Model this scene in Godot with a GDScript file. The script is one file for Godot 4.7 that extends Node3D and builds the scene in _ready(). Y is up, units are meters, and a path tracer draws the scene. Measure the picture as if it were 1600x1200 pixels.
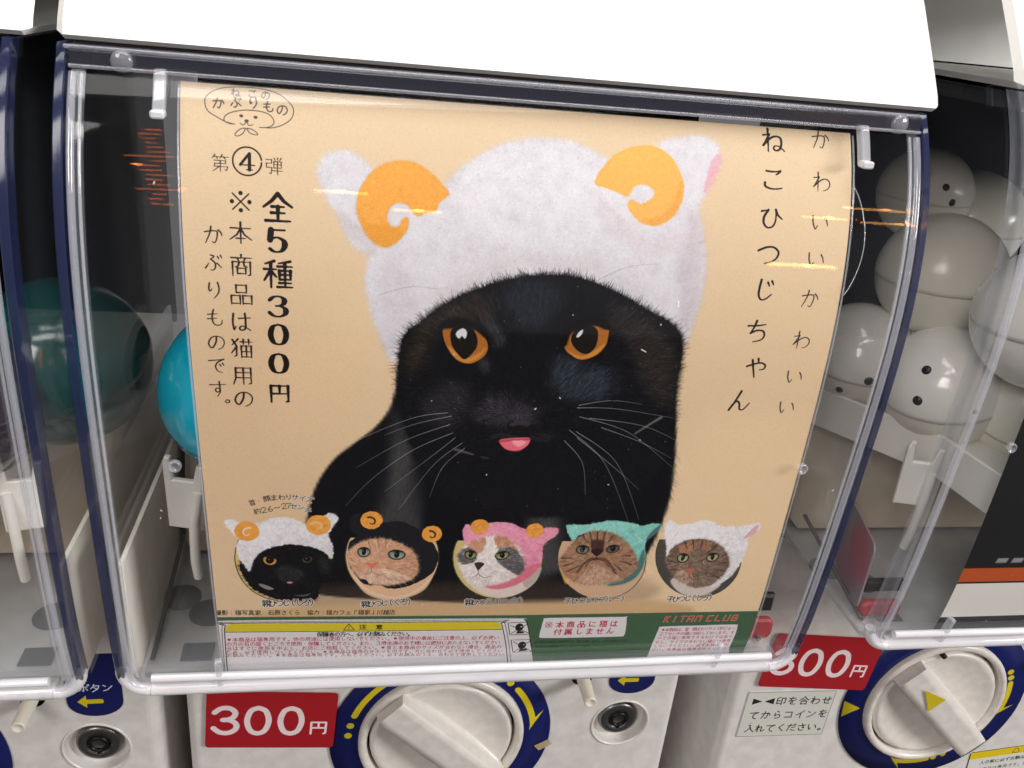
extends Node3D
# A row of three capsule vending machines, seen close, with a printed poster behind the clear front of the middle one.
# Units are metres; the middle machine's dial is at the origin and +z points to the viewer.

const PITCH_LEFT := -0.2802
const PITCH_RIGHT := 0.2992
const RISE_RIGHT := 0.0095
const CASE_TOP := 0.3537
const CASE_BOTTOM := 0.1265
const KX := 1.92                    # the same near the foot of the poster, across and down
const KY := 2.40
const K := 1.62                      # poster texture pixels per unit of the lettering sizes below

var rng := RandomNumberGenerator.new()
var glyphs := {}
var m := {}


func _ready() -> void:
	rng.seed = 11
	# ---- camera
	var cam := Camera3D.new()
	cam.name = "camera"
	cam.fov = 47.653
	cam.near = 0.02
	cam.far = 40.0
	cam.transform = Transform3D(Basis(Vector3(0.9844, 0.0924, 0.1498), Vector3(-0.0212, 0.9071, -0.4204), Vector3(-0.1747, 0.4106, 0.8949)).orthonormalized(), Vector3(-0.0499, 0.3781, 0.3548))
	add_child(cam)
	cam.current = true
	# ---- surrounding light of the shop
	var we := WorldEnvironment.new()
	we.name = "world_environment"
	var env := Environment.new()
	env.background_mode = Environment.BG_COLOR
	env.background_color = Color(0.47, 0.465, 0.47)
	env.background_energy_multiplier = 0.9
	env.tonemap_mode = Environment.TONE_MAPPER_LINEAR
	env.tonemap_exposure = 1.0
	env.sdfgi_enabled = true
	env.ssao_enabled = true
	env.ssil_enabled = true
	we.environment = env
	add_child(we)
	# ---- lamps of the shop: a white tube fitting high in front, warm bulbs across the aisle; two side fills are added
	ceiling_or_fill_lamp("ceiling_or_fill_lamp", Vector3(0.22, 1.72, 0.91), Vector2(2.2, 0.20), 0.74, Color(1.0, 0.99, 0.98), "long narrow white ceiling lamp high in front of the machines", "ceiling lamps")
	ceiling_or_fill_lamp("ceiling_or_fill_lamp", Vector3(0.10, 1.95, 0.36), Vector2(1.6, 0.6), 0.85, Color(1.0, 0.995, 0.985), "wide white ceiling lamp almost straight above the machines", "ceiling lamps")
	ceiling_or_fill_lamp("ceiling_or_fill_lamp", Vector3(-0.90, 1.12, 1.32), Vector2(0.6, 0.6), 0.85, Color(1.0, 0.985, 0.97), "square white fill lamp added unseen off to the left of the machines", "ceiling lamps")  # added fill, brightens the capsules in the right machine
	ceiling_or_fill_lamp("ceiling_or_fill_lamp", Vector3(1.75, 0.95, 1.15), Vector2(0.7, 0.5), 3.2, Color(1.0, 0.99, 0.985), "broad white fill lamp added unseen off to the right of the machines", "ceiling lamps")  # added fill, lifts the front panels towards the right
	slatted_lamp()
	for b in [[Vector3(0.91, 0.90, 1.22), 0.026], [Vector3(0.94, 0.79, 1.26), 0.024], [Vector3(0.83, 0.82, 1.31), 0.017], [Vector3(0.80, 0.42, 1.42), 0.026], [Vector3(0.06, 0.73, 1.53), 0.018], [Vector3(-0.09, 0.86, 1.50), 0.02]]:
		warm_bulb(b[0], b[1])
	make_materials()
	make_glyphs()
	# ---- setting
	var fl := obj("floor", rbox(Vector3(6, 0.05, 6), 0.002), m.floor)
	fl.position = Vector3(0, -0.95, 1.2)
	fl.set_meta("kind", "structure")
	# ---- the three machines
	var mid := machine("capsule_machine", 0, "middle white capsule machine with the cat poster behind its clear front")
	var left := machine("capsule_machine", 1, "white capsule machine cut off by the left edge, teal capsule inside")
	left.position = Vector3(PITCH_LEFT, 0, 0)
	var right := machine("capsule_machine", 2, "white capsule machine on the right, white spotted capsules inside")
	right.position = Vector3(PITCH_RIGHT, RISE_RIGHT, 0)
	# ---- what the machines hold
	poster_middle()
	poster_right()
	capsules()


# ------------------------------------------------------------------ nodes

func obj(called: String, mesh: Mesh, mat: Material, parent: Node = null) -> MeshInstance3D:
	var o := MeshInstance3D.new()
	o.name = called
	o.mesh = mesh
	o.material_override = mat
	(parent if parent else self).add_child(o, true)
	return o


func thing(called: String, label: String, category: String, group := "") -> Node3D:
	var o := Node3D.new()
	o.name = called
	add_child(o, true)
	tag(o, label, category, group)
	return o


func tag(o: Node, label: String, category: String, group := "") -> void:
	o.set_meta("label", label)
	o.set_meta("category", category)
	if group:
		o.set_meta("group", group)


func ceiling_or_fill_lamp(called: String, at: Vector3, size: Vector2, energy: float, tint: Color, label: String, group := "") -> void:
	var t := thing(called, label, "lamp", group)
	t.position = at
	t.look_at_from_position(at, Vector3(0.0, 0.15, 0.05), Vector3.UP)
	var hm := mat(Color(0.9, 0.9, 0.9), 0.5)
	var house := obj("lamp_housing", rbox(Vector3(size.x + 0.04, size.y + 0.04, 0.05), 0.004), hm, t)
	house.position = Vector3(0, 0, 0.031)
	var gm := mat(Color(1, 1, 1), 0.5)
	gm.emission_enabled = true
	gm.emission = tint
	gm.emission_energy_multiplier = 2.0
	obj("lamp_tube", rbox(Vector3(size.x, size.y, 0.01), 0.002), gm, t)
	var l := AreaLight3D.new()
	l.name = "area_light"
	l.area_size = size
	l.light_energy = energy
	l.light_color = tint
	l.area_range = 8.0
	l.area_attenuation = 2.0
	l.shadow_enabled = true
	l.position = Vector3(0, 0, -0.012)
	t.add_child(l)


func warm_bulb(at: Vector3, r: float) -> void:
	var t := thing("tube_lamp", "warm glowing tube lamp across the aisle, seen only as a golden glint", "lamp", "warm tube lamps across the aisle")
	t.position = at
	var gm := mat(Color(1, 0.8, 0.5), 0.5)
	gm.emission_enabled = true
	gm.emission = Color(1.0, 0.70, 0.34)
	gm.emission_energy_multiplier = 20.0
	obj("glowing_tube", tube([Vector3(-r * 2.6, 0, 0), Vector3(-r * 2.5, 0, 0), Vector3(0, r * 0.1, 0), Vector3(r * 2.5, 0, 0), Vector3(r * 2.6, 0, 0)], r * 0.42, 12), gm, t)
	obj("lamp_bar", rbox(Vector3(r * 5.4, r * 0.5, r * 0.5), 0.001), mat(Color(0.2, 0.2, 0.2), 0.5), t).position = Vector3(0, 0, r * 0.9)
	var l := OmniLight3D.new()
	l.name = "tube_light"
	l.light_energy = 0.004
	l.light_color = Color(1.0, 0.74, 0.42)
	l.light_size = 0.01
	l.omni_range = 8.0
	l.omni_attenuation = 2.0
	l.shadow_enabled = true
	l.position = Vector3(0, 0, -r)
	t.add_child(l)


# a lamp with a ladder of thin glowing slats, seen as orange dashes in the left part of the clear front
func slatted_lamp() -> void:
	var t := thing("slatted_lamp", "warm lamp of thin glowing slats across the aisle, seen as orange dashes in the window", "lamp")
	t.position = Vector3(-0.425, 0.97, 1.40)
	t.rotation = Vector3(-0.455, 0.28, 0.0)
	var gm := mat(Color(1, 0.7, 0.4), 0.5)
	gm.emission_enabled = true
	gm.emission = Color(1.0, 0.50, 0.16)
	gm.emission_energy_multiplier = 15.0
	obj("lamp_frame", rbox(Vector3(0.15, 0.72, 0.01), 0.002), mat(Color(0.12, 0.1, 0.09), 0.6), t).position = Vector3(0, 0, 0.02)
	for i in 17:
		var w := rng.randf_range(0.02, 0.05) + (0.05 if i % 7 == 3 else 0.0)
		obj("lamp_slat", rbox(Vector3(w, 0.013, 0.006), 0.001), gm, t).position = Vector3(rng.randf_range(-0.012, 0.012) + 0.035 * (i - 8) / 8.0, -0.33 + i * 0.041, 0.0)
	var l := OmniLight3D.new()
	l.name = "slat_light"
	l.light_energy = 0.006
	l.light_color = Color(1.0, 0.6, 0.3)
	l.light_size = 0.01
	l.omni_range = 8.0
	l.omni_attenuation = 2.0
	l.shadow_enabled = true
	l.position = Vector3(0, 0, -0.06)
	t.add_child(l)


# ------------------------------------------------------------------ materials

func mat(c: Color, rough: float, metal := 0.0, spec := 0.5) -> StandardMaterial3D:
	var a := StandardMaterial3D.new()
	a.albedo_color = c
	a.roughness = rough
	a.metallic = metal
	a.metallic_specular = spec
	return a


func clear(c: Color, alpha: float, rough := 0.03, spec := 0.5) -> StandardMaterial3D:
	var a := mat(Color(c.r, c.g, c.b, alpha), rough, 0.0, spec)
	a.transparency = BaseMaterial3D.TRANSPARENCY_ALPHA
	a.cull_mode = BaseMaterial3D.CULL_DISABLED
	return a


func noise_tex(freq: float, lo: Color, hi: Color, seed_: int, size := 256, octaves := 4) -> NoiseTexture2D:
	var n := FastNoiseLite.new()
	n.noise_type = FastNoiseLite.TYPE_SIMPLEX_SMOOTH
	n.seed = seed_
	n.frequency = freq
	n.fractal_octaves = octaves
	var t := NoiseTexture2D.new()
	t.width = size
	t.height = size
	t.seamless = true
	t.noise = n
	var g := Gradient.new()
	g.set_color(0, lo)
	g.set_color(1, hi)
	t.color_ramp = g
	return t


func worn(c: Color, rough: float, seed_: int, scale_: float, depth: float, relief := 0.0) -> StandardMaterial3D:
	var a := mat(Color.WHITE, rough)
	a.albedo_texture = noise_tex(0.012, c.darkened(depth), c.lightened(depth * 0.3), seed_, 512, 5)
	a.uv1_triplanar = true
	a.uv1_scale = Vector3.ONE * scale_
	a.roughness_texture = noise_tex(0.02, Color.WHITE * 0.8, Color.WHITE, seed_ + 7)
	if relief > 0.0:
		a.heightmap_enabled = false
		a.normal_enabled = true
		var nt := noise_tex(0.16, Color.BLACK, Color.WHITE, seed_ + 3, 512, 3)
		nt.as_normal_map = true
		nt.bump_strength = 1.6
		a.normal_texture = nt
		a.normal_scale = relief
	return a


func make_materials() -> void:
	m.floor = mat(Color(0.20, 0.19, 0.18), 0.6)
	m.header = worn(Color(0.97, 0.967, 0.95), 0.34, 3, 6.0, 0.025, 0.05)
	m.body = worn(Color(0.91, 0.90, 0.885), 0.42, 5, 11.0, 0.085, 0.25)
	m.knob = worn(Color(0.91, 0.895, 0.87), 0.34, 9, 17.0, 0.085, 0.16)
	m.rim = worn(Color(0.92, 0.90, 0.87), 0.3, 31, 20.0, 0.08, 0.08)
	m.black = mat(Color(0.03, 0.03, 0.034), 0.75, 0.0, 0.12)
	m.groove = mat(Color(0.16, 0.14, 0.12), 0.7)
	m.sideplate = worn(Color(0.95, 0.93, 0.89), 0.5, 27, 8.0, 0.06)
	m.inner = worn(Color(0.87, 0.82, 0.74), 0.55, 21, 8.0, 0.10)
	m.gray = worn(Color(0.87, 0.865, 0.85), 0.45, 23, 8.0, 0.12)
	m.tray = worn(Color(0.93, 0.925, 0.90), 0.4, 25, 9.0, 0.03)
	m.dark = mat(Color(0.15, 0.14, 0.13), 0.5)
	m.pane = clear(Color(0.9, 0.93, 1.0), 0.0015, 0.03, 0.30)
	m.sidepane = clear(Color(0.85, 0.88, 0.95), 0.012, 0.05, 0.35)
	m.sleeve = clear(Color(0.95, 0.95, 1.0), 0.001, 0.02, 0.42)
	m.navy = clear(Color(0.16, 0.19, 0.33), 0.62, 0.10)
	m.rail = clear(Color(0.22, 0.225, 0.27), 0.58, 0.12, 0.4)
	m.bead = clear(Color(0.90, 0.91, 0.96), 0.22, 0.06, 0.8)
	m.clearedge = clear(Color(0.70, 0.72, 0.76), 0.16, 0.08, 0.6)
	m.lip = clear(Color(0.96, 0.96, 0.98), 0.62, 0.08, 0.8)  # clear plastic whitened in place of the reflected ceiling
	m.edgeband = clear(Color(0.80, 0.83, 0.88), 0.09, 0.06, 0.5)
	m.haze = clear(Color(0.85, 0.87, 0.9), 0.16, 0.08)
	m.cleartab = clear(Color(0.9, 0.91, 0.94), 0.30, 0.05, 0.8)
	m.navyback = mat(Color(0.15, 0.155, 0.20), 0.35)
	m.graydark = mat(Color(0.45, 0.44, 0.42), 0.45)
	m.guide = clear(Color(0.7, 0.7, 0.7), 0.07, 0.1)
	m.guiderib = clear(Color(0.42, 0.41, 0.41), 0.75, 0.15)
	m.scuff = mat(Color(0.40, 0.37, 0.34), 0.6)
	m.dust = mat(Color(0.85, 0.85, 0.85), 0.8)
	m.steel = mat(Color(0.50, 0.50, 0.50), 0.32, 0.9)
	m.darksteel = mat(Color(0.10, 0.10, 0.10), 0.4, 0.5)
	m.peg = mat(Color(0.90, 0.88, 0.82), 0.35)
	m.peg.subsurf_scatter_enabled = true
	m.peg.subsurf_scatter_strength = 0.15


# ------------------------------------------------------------------ shapes

# depth of the clear case's front at a height: it bows forward and leans back at the top
func zc(y: float) -> float:
	return (((-71.5421 * y + 61.4983) * y - 19.962) * y + 2.9516) * y - 0.0702


func begin() -> SurfaceTool:
	var st := SurfaceTool.new()
	st.begin(Mesh.PRIMITIVE_TRIANGLES)
	return st


func tri(st: SurfaceTool, a: Vector3, b: Vector3, c: Vector3, hint: Vector3, ua := Vector2.ZERO, ub := Vector2.ZERO, uc := Vector2.ZERO) -> void:
	if (c - a).cross(b - a).dot(hint) < 0.0:
		var t := b
		b = c
		c = t
		var tu := ub
		ub = uc
		uc = tu
	st.set_uv(ua)
	st.add_vertex(a)
	st.set_uv(ub)
	st.add_vertex(b)
	st.set_uv(uc)
	st.add_vertex(c)


func quad(st: SurfaceTool, a: Vector3, b: Vector3, c: Vector3, d: Vector3, hint: Vector3) -> void:
	tri(st, a, b, c, hint)
	tri(st, a, c, d, hint)


func done(st: SurfaceTool) -> ArrayMesh:
	st.generate_normals()
	return st.commit()


func inset(p: PackedVector2Array, by: float) -> PackedVector2Array:
	# p runs counter-clockwise; each corner moves inwards along its bisector
	var out := PackedVector2Array()
	var n := p.size()
	for i in n:
		var d0 := (p[i] - p[(i + n - 1) % n]).normalized()
		var d1 := (p[(i + 1) % n] - p[i]).normalized()
		var n0 := Vector2(-d0.y, d0.x)
		var n1 := Vector2(-d1.y, d1.x)
		var b := (n0 + n1).normalized()
		out.append(p[i] + b * by / maxf(0.35, b.dot(n0)))
	return out


# a flat outline given depth along the third axis of the frame, its edges chamfered
func extrude(poly: PackedVector2Array, d0: float, d1: float, bevel: float, frame := Transform3D(), smooth := false) -> ArrayMesh:
	var p := poly.duplicate()
	if Geometry2D.is_polygon_clockwise(p) != Geometry2D.is_polygon_clockwise(PackedVector2Array([Vector2(0, 0), Vector2(1, 0), Vector2(1, 1)])):
		p.reverse()
	var lo := p[0]
	var hi := p[0]
	for v in p:
		lo = lo.min(v)
		hi = hi.max(v)
	var q := inset(p, bevel) if bevel > 0.0 else p
	var rings := [[q, d0], [p, d0 + bevel], [p, d1 - bevel], [q, d1]]
	var st := begin()
	var n := p.size()
	var uv := func(v: Vector2) -> Vector2: return Vector2((v.x - lo.x) / maxf(hi.x - lo.x, 1e-6), 1.0 - (v.y - lo.y) / maxf(hi.y - lo.y, 1e-6))
	for k in 3:
		if k != 1 and bevel <= 0.0:
			continue
		st.set_smooth_group(0 if smooth and k == 1 else -1)
		for i in n:
			var j := (i + 1) % n
			var e := p[j] - p[i]
			var hint := frame.basis * Vector3(e.y, -e.x, 0.0)
			var A: PackedVector2Array = rings[k][0]
			var B: PackedVector2Array = rings[k + 1][0]
			var a := frame * Vector3(A[i].x, A[i].y, rings[k][1])
			var b := frame * Vector3(A[j].x, A[j].y, rings[k][1])
			var c := frame * Vector3(B[j].x, B[j].y, rings[k + 1][1])
			var d := frame * Vector3(B[i].x, B[i].y, rings[k + 1][1])
			tri(st, a, b, c, hint, uv.call(A[i]), uv.call(A[j]), uv.call(B[j]))
			tri(st, a, c, d, hint, uv.call(A[i]), uv.call(B[j]), uv.call(B[i]))
	st.set_smooth_group(-1)
	var ix := Geometry2D.triangulate_polygon(q)
	for s in [[d0, -1.0], [d1, 1.0]]:
		var hint: Vector3 = frame.basis * Vector3(0, 0, s[1])
		for i in range(0, ix.size(), 3):
			var pa := q[ix[i]]
			var pb := q[ix[i + 1]]
			var pc := q[ix[i + 2]]
			tri(st, frame * Vector3(pa.x, pa.y, s[0]), frame * Vector3(pb.x, pb.y, s[0]), frame * Vector3(pc.x, pc.y, s[0]), hint, uv.call(pa), uv.call(pb), uv.call(pc))
	return done(st)


func rounded(w: float, h: float, r: float, steps := 5) -> PackedVector2Array:
	var out := PackedVector2Array()
	for c in [[1, 1, 0.0], [-1, 1, 0.5], [-1, -1, 1.0], [1, -1, 1.5]]:
		for i in steps + 1:
			var a: float = (c[2] + 0.5 * i / steps) * PI
			out.append(Vector2(c[0] * (w / 2 - r) + r * cos(a), c[1] * (h / 2 - r) + r * sin(a)))
	return out


func rbox(size: Vector3, bevel: float) -> ArrayMesh:
	return extrude(PackedVector2Array([Vector2(-size.x, -size.y) / 2, Vector2(size.x, -size.y) / 2, Vector2(size.x, size.y) / 2, Vector2(-size.x, size.y) / 2]), -size.z / 2, size.z / 2, bevel)


func circle(r: float, n := 48) -> PackedVector2Array:
	var out := PackedVector2Array()
	for i in n:
		out.append(Vector2(cos(TAU * i / n), sin(TAU * i / n)) * r)
	return out


# radius and height along +z, turned about that axis
func lathe(profile: Array, segs: int, smooth := true) -> ArrayMesh:
	var st := begin()
	st.set_smooth_group(0 if smooth else -1)
	for k in profile.size() - 1:
		var p: Vector2 = profile[k]
		var q: Vector2 = profile[k + 1]
		for i in segs:
			var a0 := TAU * i / segs
			var a1 := TAU * (i + 1) / segs
			var e := q - p
			var mid := (a0 + a1) / 2
			var hint := Vector3(cos(mid) * e.y, sin(mid) * e.y, -e.x)
			var a := Vector3(cos(a0) * p.x, sin(a0) * p.x, p.y)
			var b := Vector3(cos(a1) * p.x, sin(a1) * p.x, p.y)
			var c := Vector3(cos(a1) * q.x, sin(a1) * q.x, q.y)
			var d := Vector3(cos(a0) * q.x, sin(a0) * q.x, q.y)
			if p.x > 1e-7:
				tri(st, a, b, c, hint)
			if q.x > 1e-7:
				tri(st, a, c, d, hint)
	return done(st)


func tube(path: Array, r: float, segs := 10, flat := 1.0) -> ArrayMesh:
	var st := begin()
	st.set_smooth_group(0)
	var rings := []
	for i in path.size():
		var d: Vector3 = (path[mini(i + 1, path.size() - 1)] - path[maxi(i - 1, 0)]).normalized()
		var x := d.cross(Vector3(0, 0, 1) if absf(d.z) < 0.8 else Vector3(0, 1, 0)).normalized()
		var y := d.cross(x)
		var ring := []
		for k in segs:
			var a := TAU * k / segs
			ring.append(path[i] + (x * cos(a) + y * sin(a) * flat) * r)
		rings.append(ring)
	for i in path.size() - 1:
		for k in segs:
			var j := (k + 1) % segs
			var mid: Vector3 = (rings[i][k] + rings[i + 1][j]) / 2 - (path[i] + path[i + 1]) / 2
			quad(st, rings[i][k], rings[i][j], rings[i + 1][j], rings[i + 1][k], mid)
	st.set_smooth_group(-1)
	for e in [0, path.size() - 1]:
		var out: Vector3 = path[e] - path[absi(e - 1)]
		for k in segs:
			tri(st, path[e], rings[e][k], rings[e][(k + 1) % segs], out)
	return done(st)


# a sheet that follows the case's front between two sides; its texture runs by arc length from the top
func front_sheet(x0: float, x1: float, y0: float, y1: float, off: float, lean := 0.0, ny := 60, tex_len := 0.0) -> ArrayMesh:
	var st := begin()
	st.set_smooth_group(0)
	var rows := []
	var s := 0.0
	for i in ny + 1:
		var y := lerpf(y1, y0, float(i) / ny)
		if i:
			var yp := lerpf(y1, y0, float(i - 1) / ny)
			s += Vector2(y - yp, zc(y) - zc(yp)).length()
		rows.append([y, zc(y) + off, s])
	if tex_len > 0.0:
		s = tex_len
	for i in ny:
		for j in 4:
			var c := []
			for k in [[0, 0], [1, 0], [1, 1], [0, 1]]:
				var row: Array = rows[i + k[0]]
				var u: float = (j + k[1]) / 4.0
				c.append([Vector3(lerpf(x0, x1, u) + lean * row[2], row[0], row[1]), Vector2(u, row[2] / s)])
			tri(st, c[0][0], c[1][0], c[2][0], Vector3(0, 0, 1), c[0][1], c[1][1], c[2][1])
			tri(st, c[0][0], c[2][0], c[3][0], Vector3(0, 0, 1), c[0][1], c[2][1], c[3][1])
	return done(st)


func profile_points(y0: float, y1: float, off: float, x: float, n: int) -> Array:
	var out := []
	for i in n + 1:
		var y := lerpf(y0, y1, float(i) / n)
		out.append(Vector3(x, y, zc(y) + off))
	return out


# a strip of the side wall along the front edge, as a solid bar
func edge_strip(x0: float, x1: float, y0: float, y1: float, z_front: float, z_back: float, n := 36) -> ArrayMesh:
	var p := PackedVector2Array()
	for i in n + 1:
		var y := lerpf(y0, y1, float(i) / n)
		p.append(Vector2(zc(y) + z_front, y))
	for i in n + 1:
		var y := lerpf(y1, y0, float(i) / n)
		p.append(Vector2(zc(y) + z_back, y))
	# the outline lies in (z, y); depth runs along x
	return extrude(p, minf(x0, x1), maxf(x0, x1), 0.0004, Transform3D(Basis(Vector3(0, 0, 1), Vector3(0, 1, 0), Vector3(1, 0, 0)), Vector3.ZERO), true)


func along_x(points: Array, x0: float, x1: float, bevel: float, smooth := false) -> ArrayMesh:
	var p := PackedVector2Array()
	for v in points:
		p.append(v)                  # (z, y)
	return extrude(p, x0, x1, bevel, Transform3D(Basis(Vector3(0, 0, 1), Vector3(0, 1, 0), Vector3(1, 0, 0)), Vector3.ZERO), smooth)


# ------------------------------------------------------------------ machines

func machine(called: String, which: int, label: String) -> Node3D:
	var t := thing(called, label, "vending machine", "capsule vending machines in a row")
	# white head with its sloped front
	var head := []
	for v in [[0.0775, 0.3543], [0.0795, 0.3556], [0.0770, 0.3604], [0.0690, 0.3710], [0.0560, 0.3875], [0.0440, 0.4015], [0.0300, 0.4080], [0.0100, 0.4100], [-0.1500, 0.4100], [-0.1500, 0.3543]]:
		head.append(Vector2(v[0], v[1]))
	var hd := obj("header", along_x(head, -0.1348, 0.1392, 0.0022), m.header, t)
	obj("header_seam", along_x([Vector2(0.070, 0.3537), Vector2(0.0765, 0.3537), Vector2(0.0765, 0.3543), Vector2(0.070, 0.3543)], -0.1325, 0.1325, 0.0), m.groove, hd)
	# lower housing with the dial, drilled for the dial, the lock and the coin return button
	var body := CSGCombiner3D.new()
	body.name = "body_panel"
	t.add_child(body, true)
	var blk := CSGPolygon3D.new()
	blk.name = "body_block"
	var outline := PackedVector2Array()
	for v in rounded(0.2668, 0.20, 0.0055, 6):
		outline.append(v)
	blk.polygon = outline
	blk.mode = CSGPolygon3D.MODE_DEPTH
	blk.depth = 0.42
	blk.smooth_faces = false
	blk.material = m.body
	# the outline lies in (x, z); depth runs downwards
	blk.transform = Transform3D(Basis(Vector3(1, 0, 0), Vector3(0, 0, 1), Vector3(0, -1, 0)), Vector3(0, -0.30, -0.10))
	body.add_child(blk, true)
	for h in [[0.0, 0.0, 0.0412, 0.007], [0.1019, 0.0035, 0.0155, 0.0058], [0.0752, 0.0392, 0.0062, 0.016]]:
		var cut := CSGCylinder3D.new()
		cut.name = "drilled_hole"
		cut.operation = CSGShape3D.OPERATION_SUBTRACTION
		cut.radius = h[2]
		cut.height = h[3] * 2
		cut.sides = 56
		cut.smooth_faces = true
		cut.material = m.body if h[2] > 0.01 else m.groove
		cut.rotation.x = PI / 2
		cut.position = Vector3(h[0], h[1], 0)
		body.add_child(cut, true)
	# dial
	var ring_mesh := extrude_ring(0.0456, 0.0610, 0.0003, 0.0009)
	var rm := mat(Color.WHITE, 0.3)
	rm.albedo_texture = dial_ring_texture(which == 2)
	obj("dial_ring_sticker", ring_mesh, rm, t)
	var dial := obj("dial_rim", lathe([Vector2(0.0408, -0.006), Vector2(0.0410, 0.0030), Vector2(0.0415, 0.0040), Vector2(0.0425, 0.0046), Vector2(0.0440, 0.0046), Vector2(0.0451, 0.0040), Vector2(0.0456, 0.0030), Vector2(0.0457, 0.0001)], 72), m.rim, t)
	obj("dial_groove", lathe([Vector2(0.0410, -0.0062), Vector2(0.0360, -0.0062)], 64), m.groove, dial)
	var kn := obj("dial_knob", knob_mesh(), m.knob, t)
	kn.rotation.z = deg_to_rad(-45.0 if which == 2 else -44.0)
	if which == 2:
		obj("arrow_mark", extrude(PackedVector2Array([Vector2(-0.0195, 0.0205), Vector2(-0.0125, 0.0038), Vector2(-0.0035, 0.0125)]), 0.0122, 0.01245, 0.0), mat(Color(0.80, 0.73, 0.13), 0.4), t)
		obj("stop_pin", lathe([Vector2(0.0016, -0.004), Vector2(0.0016, 0.0052), Vector2(0.0, 0.0056)], 12), m.darksteel, t).position = Vector3(-0.008, 0.0385, 0)
	# lock
	var lk := obj("lock", lathe([Vector2(0.0116, -0.0065), Vector2(0.0114, -0.0040), Vector2(0.0108, -0.0030), Vector2(0.0100, -0.0024), Vector2(0.0058, -0.0024), Vector2(0.0056, -0.0034), Vector2(0.0, -0.0034)], 48), m.steel, t)
	lk.position = Vector3(0.1019, 0.0035, 0)
	obj("lock_ring", lathe([Vector2(0.0052, -0.0034), Vector2(0.0052, -0.0020), Vector2(0.0046, -0.0016), Vector2(0.0036, -0.0016), Vector2(0.0034, -0.0032)], 32), m.darksteel, lk)
	obj("lock_notch", extrude(rounded(0.0018, 0.0026, 0.0004), -0.0032, -0.00145, 0.0002, Transform3D(Basis(), Vector3(0, -0.0048, 0))), m.darksteel, lk)
	var seat := obj("lock_collar", lathe([Vector2(0.0172, 0.0001), Vector2(0.0168, 0.0007), Vector2(0.0160, 0.0006), Vector2(0.0157, -0.0004)], 48), m.rim, lk)
	# coin return button
	var pg := obj("return_button", lathe([Vector2(0.0036, -0.014), Vector2(0.0036, 0.010), Vector2(0.0034, 0.0104), Vector2(0.0034, 0.019), Vector2(0.0031, 0.0197), Vector2(0.0024, 0.0198), Vector2(0.0020, 0.0190), Vector2(0.0, 0.0188)], 24), m.peg, t)
	pg.position = Vector3(0.0752, 0.0392, 0)
	# stickers
	sticker(t, "button_sticker", button_texture(), shield(0.0265, 0.040), 0.1042, 0.0458, 0.0, 0.35)
	if which != 1:
		var ps := price_texture()
		if which == 0:
			sticker(t, "price_sticker", ps, rounded(0.0662, 0.0385, 0.0022), -0.0906, 0.0187, -4.0, 0.5, 0.0012)
		else:
			sticker(t, "price_sticker", ps, rounded(0.0692, 0.0385, 0.0022), -0.0828, 0.0345, -5.5, 0.5, 0.0012)
			sticker(t, "instruction_sticker", instruction_texture(), rounded(0.0560, 0.0350, 0.0012), -0.0952, -0.0050, -1.5, 0.3, 0.0)
			sticker(t, "caution_sticker", caution_texture(), rounded(0.0640, 0.0520, 0.0020), 0.0765, -0.0690, 6.0, 0.3, 0.0)
	if which == 0:
		sticker_plain(t, "tape_scrap", PackedVector2Array([Vector2(0.0530, -0.0095), Vector2(0.0605, -0.0052), Vector2(0.0628, -0.0088), Vector2(0.0560, -0.0132)]), clear(Color(0.80, 0.72, 0.58), 0.72, 0.4), 0.0013)
	# small scuffs rubbed into the housing
	for i in 7:
		var c := Vector2(rng.randf_range(-0.12, 0.12), rng.randf_range(-0.05, 0.05))
		if c.length() < 0.066:
			continue
		var e := Vector2.from_angle(rng.randf_range(0.6, 2.2)) * rng.randf_range(0.0008, 0.0026)
		var w := e.orthogonal().normalized() * rng.randf_range(0.00012, 0.0003)
		sticker_plain(t, "scuff_mark", PackedVector2Array([c - e, c + w, c + e, c - w]), m.scuff, 0.00008)
	clear_case(t, which)
	insides(t, which)
	return t


func extrude_ring(r0: float, r1: float, z0: float, z1: float) -> ArrayMesh:
	var st := begin()
	var n := 96
	for i in n:
		var a := Vector2.from_angle(TAU * i / n)
		var b := Vector2.from_angle(TAU * (i + 1) / n)
		var put := func(v: Vector2, z: float) -> Vector3: return Vector3(v.x, v.y, z)
		var uv := func(v: Vector2) -> Vector2: return Vector2(0.5 + v.x / (2 * r1), 0.5 - v.y / (2 * r1))
		tri(st, put.call(a * r0, z1), put.call(b * r0, z1), put.call(b * r1, z1), Vector3(0, 0, 1), uv.call(a * r0), uv.call(b * r0), uv.call(b * r1))
		tri(st, put.call(a * r0, z1), put.call(b * r1, z1), put.call(a * r1, z1), Vector3(0, 0, 1), uv.call(a * r0), uv.call(b * r1), uv.call(a * r1))
		tri(st, put.call(a * r1, z0), put.call(b * r1, z0), put.call(b * r1, z1), Vector3(a.x, a.y, 0), uv.call(a * r1), uv.call(b * r1), uv.call(b * r1))
		tri(st, put.call(a * r1, z0), put.call(b * r1, z1), put.call(a * r1, z1), Vector3(a.x, a.y, 0), uv.call(a * r1), uv.call(b * r1), uv.call(a * r1))
	return done(st)


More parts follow.
